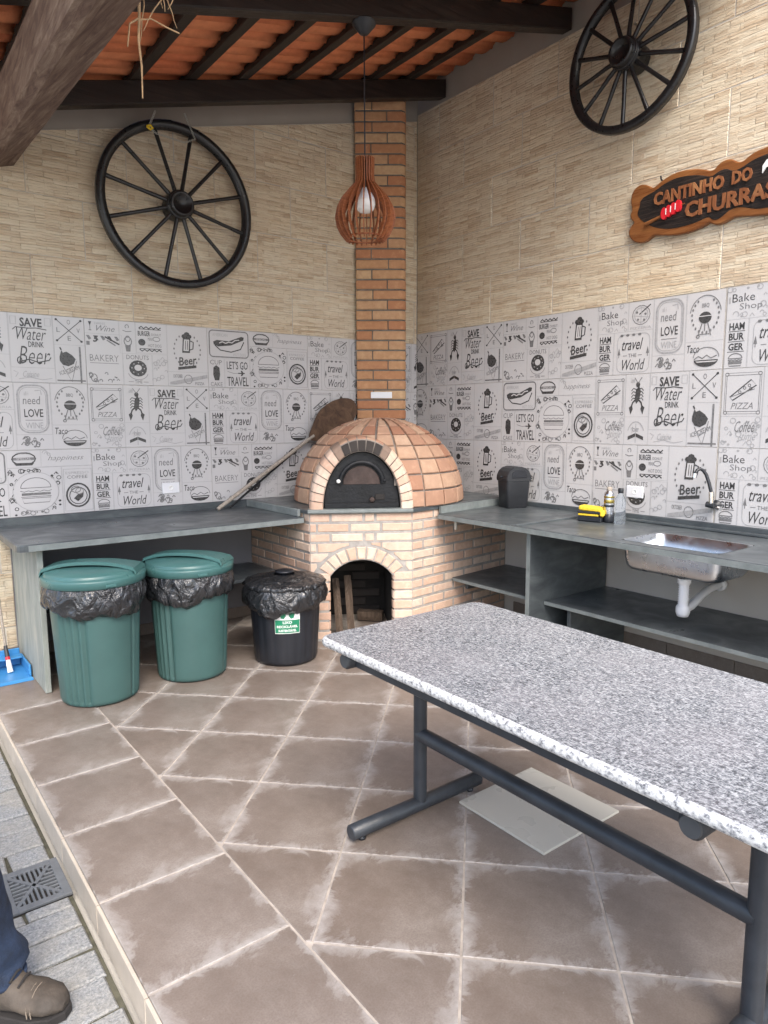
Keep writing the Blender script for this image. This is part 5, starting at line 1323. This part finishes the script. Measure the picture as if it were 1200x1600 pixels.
wheel('larger black wagon wheel with twelve spokes hanging on the left wall', (-2.040, -.085, 2.752), (0, -1, 0), .500, 12, .085, .16, .02, R(17), .054, .042, 'black wagon wheels on the walls')
wheel('smaller black wagon wheel with a long hub, high on the right wall', (-.115, -2.000, 3.455), (-1, -.0, .0), .405, 14, .085, .19, .02, R(9), .048, .042, 'black wagon wheels on the walls')
# chains holding the wheels
def chain(lab, pts, n):
    mb = MB(); pts = [Vector(p) for p in pts]; tot = sum((b-a).length for a, b in zip(pts, pts[1:])); 
    for i in range(n):
        L_ = tot*(i+.5)/n; k = 0
        while k < len(pts)-2 and L_ > (pts[k+1]-pts[k]).length: L_ -= (pts[k+1]-pts[k]).length; k += 1
        d = (pts[k+1]-pts[k]).normalized(); c = pts[k]+d*L_; s_ = d.cross(Vector((0, 1, 0)) if i % 2 else Vector((.3, .3, 1))).normalized(); l_ = tot/n*.68
        mb.tube([tuple(c+d*l_*math.cos(a)+s_*.0055*math.sin(a)) for a in [R(x) for x in range(0, 361, 45)]], .0016, 5, caps=False)
    solo('hanging_chain', mb, 'chain', lab, 'chain', tuple(pts[0]))
chain('thin metal chain looped round the top of the left wheel', [(-2.175, -.125, 3.27), (-2.22, -.13, 3.17), (-2.18, -.13, 3.14), (-2.0, -.13, 3.125), (-1.93, -.13, 3.16), (-1.98, -.10, 3.31)], 60)
mb = MB(); mb.tube([(-2.235, -.135, 3.165), (-2.215, -.14, 3.175), (-2.20, -.137, 3.16), (-2.215, -.14, 3.15), (-2.235, -.135, 3.165)], .007, 6); solo('yellow_tie', mb, 'yellow_sponge', 'small yellow tie on the spoke at the top of left wheel', 'tie', (-2.22, -.135, 3.16))
mb = MB(); mb.tube([(-.003, -1.97, 3.66), (-.03, -1.975, 3.665), (-.045, -1.98, 3.65)], .005, 6); solo('wall_hook', mb, 'chain', 'small metal hook on wall behind the upper part of right wheel', 'hook', (-.02, -1.97, 3.66))

# ============================================================ PENDANT LAMP
lx_, ly_ = -1.588, -1.47
lz0 = RB+SL*lx_
t = thing('pendant_lamp', 'pendant lamp with round reddish wooden slat shade and white bulb before the chimney', 'lamp', (lx_, ly_, 2.4))
mb = MB(); mb.lathe([(.062, -.0), (.060, -.008), (.022, -.052), (.012, -.056), (0, -.056)], (lx_, ly_, lz0-.012), 24); part('canopy', mb, 'charcoal_plastic', t)
mb = MB(); mb.tube([(lx_, ly_, lz0-.05), (lx_, ly_, 3.0), (lx_, ly_, 2.70)], .0035, 8); part('cord', mb, 'black_plastic', t)
shade = part('shade', MB(), 'lamp_wood', t)
Z0 = 2.325
mp_ = [(.058, .430), (.055, .34), (.062, .305), (.098, .27), (.143, .222), (.170, .175), (.182, .125), (.172, .075), (.150, .035), (.118, .0)]
mi_ = [(.010, .430), (.012, .34), (.022, .29), (.070, .252), (.118, .206), (.146, .165), (.158, .124), (.150, .082), (.130, .045), (.100, .006)]
mp_ = [(r*.87, h*.95+.012) for r, h in mp_]; mi_ = [(r*.87 if r > .03 else r, h*.95+.012) for r, h in mi_]
for k in range(24):
    a = 2*PI*k/24+.1; d = Vector((math.cos(a), math.sin(a), 0)); s_ = Vector((-math.sin(a), math.cos(a), 0))*.0022; c = Vector((lx_, ly_, Z0)); mb = MB(); n_ = len(mp_)
    v = [c+d*r+UP*h+s_ for r, h in mp_]+[c+d*r+UP*h+s_ for r, h in mi_]+[c+d*r+UP*h-s_ for r, h in mp_]+[c+d*r+UP*h-s_ for r, h in mi_]
    fs = []
    for i in range(n_-1): fs += [(i, i+1, n_+i+1, n_+i), (2*n_+i+1, 2*n_+i, 3*n_+i, 3*n_+i+1), (i+1, i, 2*n_+i, 2*n_+i+1), (n_+i, n_+i+1, 3*n_+i+1, 3*n_+i)]
    fs += [(0, n_, 3*n_, 2*n_), (n_-1, 3*n_-1, 4*n_-1, 2*n_-1)]
    mb.add([tuple(x) for x in v], fs); part('slat', mb, 'lamp_wood', shade)
for r, h in ((.104, .030), (.030, .40)):
    mb = MB(); mb.lathe([(r-.012, h), (r, h), (r, h-.006), (r-.012, h-.006), (r-.012, h)], (lx_, ly_, Z0), 40); part('ring', mb, 'lamp_wood', shade)
mb = MB(); mb.lathe([(0, .40), (.018, .398), (.022, .34), (.024, .28), (.022, .275)], (lx_, ly_, Z0), 18); part('socket', mb, 'black_plastic', t)
mb = MB(); mb.lathe([(.020, .278), (.024, .262), (.042, .238), (.051, .215)], (lx_, ly_, Z0), 28); bl = part('bulb', mb, 'white_plastic', t)
mb = MB(); mb.lathe([(.051, .2145), (.053, .195), (.046, .170), (.028, .155), (0, .150)], (lx_, ly_, Z0), 28); part('globe', mb, 'bulb', bl)

# ============================================================ WOODEN SIGN
t = thing('wooden_sign', 'carved wooden sign with wavy border, brown letters and red meat skewer, on the right wall', 'sign', (-.02, -2.5, 2.6))
def SG(u, v, w): return (-.004-w, -u, v)                 # u along the wall (towards the camera), v height, w out
MID = 2.87
TP = [(1.995, 2.665), (1.993, 2.716), (2.017, 2.753), (2.058, 2.764), (2.1, 2.75), (2.134, 2.72), (2.173, 2.742), (2.234, 2.767), (2.303, 2.773), (2.377, 2.763), (2.436, 2.746), (2.487, 2.721), (2.513, 2.749), (2.547, 2.762), (2.588, 2.757), (2.616, 2.734), (2.642, 2.726), (2.68, 2.75), (2.724, 2.762), (2.767, 2.765), (2.82, 2.766)]
BT = [(2.82, 2.43), (2.789, 2.435), (2.725, 2.443), (2.66, 2.454), (2.613, 2.461), (2.58, 2.449), (2.539, 2.438), (2.504, 2.446), (2.481, 2.464), (2.446, 2.448), (2.381, 2.434), (2.306, 2.432), (2.228, 2.445), (2.155, 2.463), (2.131, 2.453), (2.107, 2.436), (2.066, 2.434), (2.023, 2.449), (1.991, 2.484), (1.985, 2.515), (2.001, 2.544), (2.026, 2.557), (1.999, 2.581), (1.99, 2.608), (2.006, 2.63)]
FT = [(2.041, 2.597), (2.048, 2.624), (2.056, 2.644), (2.058, 2.672), (2.086, 2.69), (2.143, 2.701), (2.213, 2.732), (2.289, 2.743), (2.379, 2.731), (2.438, 2.713), (2.482, 2.693), (2.522, 2.714), (2.563, 2.716), (2.598, 2.691), (2.644, 2.698), (2.695, 2.721), (2.77, 2.731), (2.82, 2.733)]
FB = [(2.82, 2.466), (2.787, 2.469), (2.736, 2.472), (2.69, 2.488), (2.643, 2.505), (2.59, 2.502), (2.557, 2.477), (2.523, 2.464), (2.495, 2.474), (2.479, 2.494), (2.408, 2.476), (2.334, 2.471), (2.258, 2.473), (2.178, 2.493), (2.111, 2.528), (2.068, 2.562)]
def closed(top, bot):
    """outline of the half that is measured, mirrored past the middle, corners rounded twice"""
    half = bot+top; p = half+[(2*MID-u, v) for u, v in reversed(half)]
    for _ in range(2): p = [q for a, b in zip(p, p[1:]+p[:1]) for q in ((a[0]*.75+b[0]*.25, a[1]*.75+b[1]*.25), (a[0]*.25+b[0]*.75, a[1]*.25+b[1]*.75))]
    return p
def slab(mbx, pts, w0, w1, b=.006):
    n_ = len(pts); ins = []
    ar = sum(pts[k-1][0]*pts[k][1]-pts[k][0]*pts[k-1][1] for k in range(n_)); sg = 1 if ar > 0 else -1
    for k in range(n_):
        a, c = Vector(pts[k-2]), Vector(pts[(k+2) % n_]); t_ = (c-a).normalized(); ins.append((pts[k][0]-t_.y*b*sg, pts[k][1]+t_.x*b*sg))
    v = [SG(u, z, w0) for u, z in pts]+[SG(u, z, w1-b*.6) for u, z in pts]+[SG(u, z, w1) for u, z in ins]
    mbx.add(v, [(i_+k*n_, (i_+1) % n_+k*n_, (i_+1) % n_+(k+1)*n_, i_+(k+1)*n_) for k in range(2) for i_ in range(n_)]+[tuple(range(2*n_, 3*n_)), tuple(range(n_-1, -1, -1))])
mb = MB(); slab(mb, closed(TP, BT), 0, .028); part('board', mb, 'sign_wood', t)
mb = MB(); slab(mb, closed(FT, FB), .0282, .0300, .002); field = part('carved_field', mb, 'sign_black', t)
def raised(txt, u0, u1, v0, v1, mat, w0=.0287, w1=.0365, slope=0, bold=.02, shear=0):
    vs, fs = tri_text(txt, bold, shear); mbx = MB(); P = [(u0+(u1-u0)*x, v0+(v1-v0)*y+slope*x) for x, y in vs]; n_ = len(P)
    ed = {}
    for f in fs:
        for a, b in zip(f, f[1:]+f[:1]): ed[(a, b)] = 1
    side = [(a, b) for (a, b) in ed if (b, a) not in ed]
    mbx.add([SG(u, v, w1) for u, v in P]+[SG(u, v, w0) for u, v in P], fs+[(b, a, a+n_, b+n_) for a, b in side])
    return mbx
for txt, u0, u1, v0, v1 in (('CANTINHO', 2.150, 2.556, 2.618, 2.690), ('DO', 2.598, 2.702, 2.622, 2.690), ('CHURRASCO', 2.344, 2.985, 2.510, 2.594)):
    part('lettering', raised(txt, u0, u1, v0, v1, 0, w0=.0302, w1=.0385, bold=.035), 'sign_letter', t)
# skewer with red meat
mb = MB(); mb.tube([SG(2.105, 2.530, .036), SG(2.20, 2.553, .036), SG(2.34, 2.592, .036)], [.012, .008, .003], 8); part('skewer', mb, 'sign_wood', t)
mb = MB()
for k in range(4):
    mb.loft([[tuple(SG(2.222+k*.028+.018*c_, 2.562+k*.0075+.033*s_, w)) for c_, s_ in [(math.cos(R(x)), math.sin(R(x))) for x in range(0, 360, 30)]] for w in (.0305, .044, .048)])
part('meat', mb, 'red_paint', t)
mb = MB()
for k in range(3): u = 2.236+k*.028; mb.box((u-.002, 2.552+k*.0075, .0), (u+.002, 2.585+k*.0075, .002))
mb.v = [SG(x, y, .0482+z) for x, y, z in mb.v]; part('meat_stripe', mb, 'white_paint', t)
mb = MB(); pts = [(2.752, 2.64), (2.752, 2.675), (2.77, 2.70), (2.795, 2.705), (2.815, 2.72), (2.84, 2.705), (2.865, 2.70), (2.88, 2.675), (2.87, 2.64), (2.858, 2.665), (2.77, 2.665)]
mb.add([SG(u, v, .038) for u, v in pts]+[SG(u, v, .0305) for u, v in pts], [tuple(range(11))]+[(i, (i+1) % 11, (i+1) % 11+11, i+11) for i in range(11)]); part('chef_hat', mb, 'white_paint', t)
mb = MB(); mb.tube([(-.004, -2.178, 2.755), (-.022, -2.178, 2.765), (-.026, -2.178, 2.78)], .005, 6); part('hanging_hook', mb, 'charcoal_plastic', t)

# ============================================================ DRAIN GRATE
t = thing('drain_grate', 'grey plastic drain grate with fan-shaped slots in the stone paving beside the step', 'grate', (-3.46, -2.165, GZ))
gx0, gx1, gy0, gy1 = grate_box; gcx, gcy = (gx0+gx1)/2, (gy0+gy1)/2; hw = (gx1-gx0)/2-.004; hh_ = (gy1-gy0)/2-.004
mb = MB(); mb.box((gcx-hw, gcy-hh_, GZ-.011), (gcx+hw, gcy+hh_, GZ-.007)); part('pit', mb, 'soot', t)
fr_w = .026
mb = MB(); zt2 = GZ+.002
mb.box((gcx-hw, gcy-hh_, GZ-.0065), (gcx-hw+fr_w, gcy+hh_, zt2), .001); mb.box((gcx+hw-fr_w, gcy-hh_, GZ-.0065), (gcx+hw, gcy+hh_, zt2), .001)
mb.box((gcx-hw+fr_w+.0002, gcy-hh_, GZ-.0065), (gcx+hw-fr_w-.0002, gcy-hh_+fr_w, zt2), .001); mb.box((gcx-hw+fr_w+.0002, gcy+hh_-fr_w, GZ-.0065), (gcx+hw-fr_w-.0002, gcy+hh_, zt2), .001); part('frame', mb, 'grate_grey', t)
iw, ih = hw-fr_w, hh_-fr_w
mb = MB()
for sgx, sgy in ((1, 1), (1, -1), (-1, 1), (-1, -1)):                        # diagonal ribs
    a = Vector((gcx, gcy)); b = Vector((gcx+sgx*iw, gcy+sgy*ih)); d = (b-a).normalized(); n_ = Vector((-d.y, d.x))*.006
    mb.add([(*(a+n_), zt2-.0006), (*(b+n_), zt2-.0006), (*(b-n_), zt2-.0006), (*(a-n_), zt2-.0006), (*(a+n_), GZ-.006), (*(b+n_), GZ-.006), (*(b-n_), GZ-.006), (*(a-n_), GZ-.006)], [(3, 2, 1, 0), (0, 1, 5, 4), (2, 3, 7, 6), (1, 2, 6, 5)])
part('diagonal_rib', mb, 'grate_grey', t)
for q, (ax_, ay_) in enumerate(((1, 0), (-1, 0), (0, 1), (0, -1))):
    for k in range(-4, 5):
        mb = MB()
        if ax_:
            y = gcy+k*ih/4.6; x_a = gcx+ax_*max(.012, abs(k)/4.6*iw+.008); x_b = gcx+ax_*iw
            if abs(x_b-x_a) < .012: continue
            mb.box((min(x_a, x_b), y-.0036, GZ-.006), (max(x_a, x_b), y+.0036, zt2-.0003), .0008)
        else:
            x = gcx+k*iw/4.6; y_a = gcy+ay_*max(.012, abs(k)/4.6*ih+.008); y_b = gcy+ay_*ih
            if abs(y_b-y_a) < .012: continue
            mb.box((x-.0036, min(y_a, y_b), GZ-.006), (x+.0036, max(y_a, y_b), zt2-.0003), .0008)
        part('rib', mb, 'grate_grey', t)

# ============================================================ PERSON (only a trousered leg and boot are in the frame)
t = thing('person', 'person at lower left in dark blue trousers and worn brown boot, mostly cut off', 'person', (-3.85, -2.75, GZ))
G0 = GZ+.001
hip_c = Vector((-4.05, -2.62, .78)); A_R = Vector((-3.665, -2.615, G0+.10)); K_R = Vector((-3.70, -2.66, .41)); H_R = hip_c+Vector((.09, -.03, 0))
A_L = Vector((-4.20, -2.42, G0+.10)); K_L = Vector((-4.12, -2.55, .40)); H_L = hip_c+Vector((-.08, .06, 0))
def skin(name, pts, edges, rad, mat, par, sub=2, root=0):
    me = bpy.data.meshes.new(name); org = ORG[par.name]; me.from_pydata([tuple(Vector(p)-org) for p in pts], edges, [])
    o = bpy.data.objects.new(name, me); C.objects.link(o); o.parent = par; ORG[o.name] = org
    md = o.modifiers.new('Skin', 'SKIN'); me.skin_vertices.new() if not me.skin_vertices else None
    for i, r in enumerate(rad): me.skin_vertices[0].data[i].radius = (r, r) if not isinstance(r, tuple) else r
    me.skin_vertices[0].data[root].use_root = True; md.use_smooth_shade = True
    s_ = o.modifiers.new('Subdivision', 'SUBSURF'); s_.levels = sub; s_.render_levels = sub
    me.materials.append(M[mat]); return o
Wst = hip_c+Vector((-.02, .01, .18)); Cst = Wst+Vector((-.03, .02, .26)); Nk = Cst+Vector((-.01, .0, .19)); Hd = Nk+Vector((.01, -.01, .16))
SR, SLf = Cst+Vector((.12, -.14, .10)), Cst+Vector((-.14, .14, .10))
ER, EL = SR+Vector((.0, -.06, -.29)), SLf+Vector((-.04, .05, -.29)); HR, HL = ER+Vector((-.03, -.09, -.24)), EL+Vector((.0, -.06, -.24))
pts = [hip_c, Wst, Cst, Nk, Hd, SR, ER, HR, SLf, EL, HL, H_R, K_R, A_R, H_L, K_L, A_L]
ed = [(0, 1), (1, 2), (2, 3), (3, 4), (2, 5), (5, 6), (6, 7), (2, 8), (8, 9), (9, 10), (0, 11), (11, 12), (12, 13), (0, 14), (14, 15), (15, 16)]
skin('body', pts, ed, [.12, .115, .135, .055, .095, .055, .042, .032, .055, .042, .032, .08, .055, .038, .08, .055, .038], 'skin', t)
skin('shirt', [hip_c+UP*.04, Wst, Cst, Cst+UP*.12, SR, ER, SLf, EL], [(0, 1), (1, 2), (2, 3), (2, 4), (4, 5), (2, 6), (6, 7)], [.15, .145, .165, .075, .085, .06, .085, .06], 'shirt_cloth', t)
mb = MB(); mb.lathe([(.085, -.06), (.112, -.02), (.115, .04), (.10, .085), (.05, .115), (0, .12)], Hd+Vector((.0, .01, .03)), 20); part('hair', mb, 'hair', t)
for sx in (-1, 1):
    mb = MB(); e_ = Hd+Vector((.07+.0, -.075, .0))+Vector((.7, .7, 0))*(.03*sx); mb.lathe([(0, .01), (.009, .006), (.012, 0), (.009, -.006), (0, -.01)], e_, 10); part('eye', mb, 'hair', t)
mb = MB(); nc = Hd+Vector((.085, -.09, -.025)); mb.loft([[tuple(nc+Vector((-.02, .02, .03))+Vector((.7, .7, 0))*x+UP*z) for x, z in ((-.006, 0), (.006, 0), (0, .012))], [tuple(nc+Vector((.7, .7, 0))*x+UP*z) for x, z in ((-.014, -.012), (.014, -.012), (0, .012))]]); part('nose', mb, 'skin', t)
def hand(P, dr, nm):
    pts = [P, P+dr*.05]; ed = [(0, 1)]; rad = [(.028, .02), (.036, .018)]; sd_ = dr.cross(Vector((1, 0, 0))).normalized(); nrm = dr.cross(sd_)
    for k, (o_, l_) in enumerate(((-.03, .065), (-.01, .075), (.01, .07), (.03, .055))):
        i = len(pts); pts += [P+dr*.085+sd_*o_, P+dr*(.085+l_*.55)+sd_*o_+nrm*.01, P+dr*(.085+l_)+sd_*o_+nrm*.03]; ed += [(1, i), (i, i+1), (i+1, i+2)]; rad += [.0105, .009, .008]
    i = len(pts); pts += [P+dr*.04-sd_*.045, P+dr*.075-sd_*.06+nrm*.015]; ed += [(0, i), (i, i+1)]; rad += [.012, .009]
    skin(nm, pts, ed, rad, 'skin', t)
hand(HR, (HR-ER).normalized(), 'hand'); hand(HL, (HL-EL).normalized(), 'hand')
# trousers: one leg in view hangs in folds over the boot
def leg_rings(H, K_, A_, seed):
    r = random.Random(seed); rings = []; top = H; n_ = 40
    path = [(H, .118), (H*.6+K_*.4, .108), (K_*.75+H*.25, .093), (K_, .088), (K_*.7+A_*.3, .084), (K_*.4+A_*.6, .082), (K_*.18+A_*.82, .086), (A_+Vector((0, 0, .015)), .088), (A_+Vector((.0, 0, -.012)), .087), (A_+Vector((0, 0, -.012)), .080)]
    fine = []
    for (a, ra), (b, rb2) in zip(path, path[1:]):
        for q in range(5): fine.append((a.lerp(b, q/5), ra+(rb2-ra)*q/5))
    fine.append(path[-1])
    N_ = len(fine)
    for i, (p, q) in enumerate(fine):
        t_ = i/N_; rg_ = []
        for j in range(n_):
            a = 2*PI*j/n_; w = .010*math.sin(a*2+t_*9+seed)+.0055*math.sin(a*3-t_*23)+.006*math.sin(t_*46+a*1.5)*(t_**2)
            rg_.append((p.x+(q+w)*math.cos(a), p.y+(q+w)*math.sin(a), p.z+.006*math.sin(a*2+seed)*(t_ > .8)))
        rings.append(rg_)
    return rings
tr = MB(); tr.loft(leg_rings(H_R, K_R, A_R+Vector((.01, 0, 0)), 1), caps=False); tr.loft(leg_rings(H_L, K_L, A_L, 2), caps=False)
hp = []
for k, (z, q) in enumerate(((-.12, .15), (-.05, .172), (.03, .172), (.12, .162))):
    hp.append([(hip_c.x+q*1.12*math.cos(2*PI*j/32), hip_c.y+q*.9*math.sin(2*PI*j/32), hip_c.z+z) for j in range(32)])
tr.loft(hp); part('trousers', tr, 'trouser_cloth', t)
def boot(A, ang, lab):
    d = Vector((math.cos(ang), math.sin(ang), 0)); s_ = Vector((-d.y, d.x, 0)); g0 = Vector((A.x, A.y, G0)); mb = MB()
    # outline rings from heel to toe: (along, half width, sole top, height)
    sec = [(-.085, .022, .03, .075), (-.078, .034, .025, .10), (-.055, .040, .02, .135), (-.02, .042, .018, .15), (.02, .043, .018, .135), (.06, .046, .018, .108), (.10, .051, .018, .086), (.14, .053, .018, .072), (.175, .048, .018, .066), (.20, .035, .02, .056), (.213, .016, .024, .042)]
    rings = []
    for i, (x, w, z0, z1) in enumerate(sec):
        rg_ = []
        for j in range(20):
            a = 2*PI*j/20; cx_, sz = math.cos(a), math.sin(a); zz = z0+(z1-z0)*(.5+.5*sz) if sz > -.9 else z0
            ww = w*(abs(cx_)**.7)*(1 if cx_ > 0 else -1)*(1-.18*max(0, sz)); cr = .0022*math.sin(i*2.6+j*.9)
            rg_.append(tuple(g0+d*x+s_*(ww+cr)+UP*(zz+cr)))
        rings.append(rg_)
    mb.loft(rings); b = part('boot', mb, 'boot_leather', t, lab)
    mb = MB(); out = [(-.09, -.02), (-.075, -.042), (0, -.045), (.08, -.05), (.14, -.058), (.19, -.045), (.218, -.015), (.218, .015), (.19, .045), (.14, .058), (.08, .05), (0, .045), (-.075, .042), (-.09, .02)]
    mb.prism(out, 0, .022, .003, lambda p: tuple(g0+d*p[0]+s_*p[1]+UP*p[2])); part('sole', mb, 'soot', b)
    for k in range(4):
        x = .035+k*.022; mb = MB(); z = .128-k*.011; mb.tube([tuple(g0+d*x+s_*(-.026)+UP*(z-.008)), tuple(g0+d*(x+.004)+UP*(z+.004)), tuple(g0+d*x+s_*.026+UP*(z-.008))], .003, 6); part('lace', mb, 'soot', b)
def boot_seams(A, ang, par):
    d = Vector((math.cos(ang), math.sin(ang), 0)); s_ = Vector((-d.y, d.x, 0)); g0 = Vector((A.x, A.y, G0))
    def ring(x, w, h, lean=0, z0=.03):
        return [tuple(g0+d*(x+lean*math.sin(a))+s_*(w*math.cos(a))+UP*(z0+(h-z0)*math.sin(a))) for a in [R(k) for k in range(0, 181, 15)]]
    for x, w, h, ln in ((.140, .0545, .0745, -.012), (.150, .0535, .0725, -.012), (.030, .0445, .128, .03)):
        mb = MB(); mb.tube(ring(x, w, h, ln), .0016, 5); part('seam', mb, 'stitch', par)
boot(Vector((A_R.x+.012, A_R.y-.01, 0)), R(-44), 'worn brown leather boot'); boot_seams(Vector((A_R.x+.012, A_R.y-.01, 0)), R(-44), t); boot(A_L, R(-40), None)
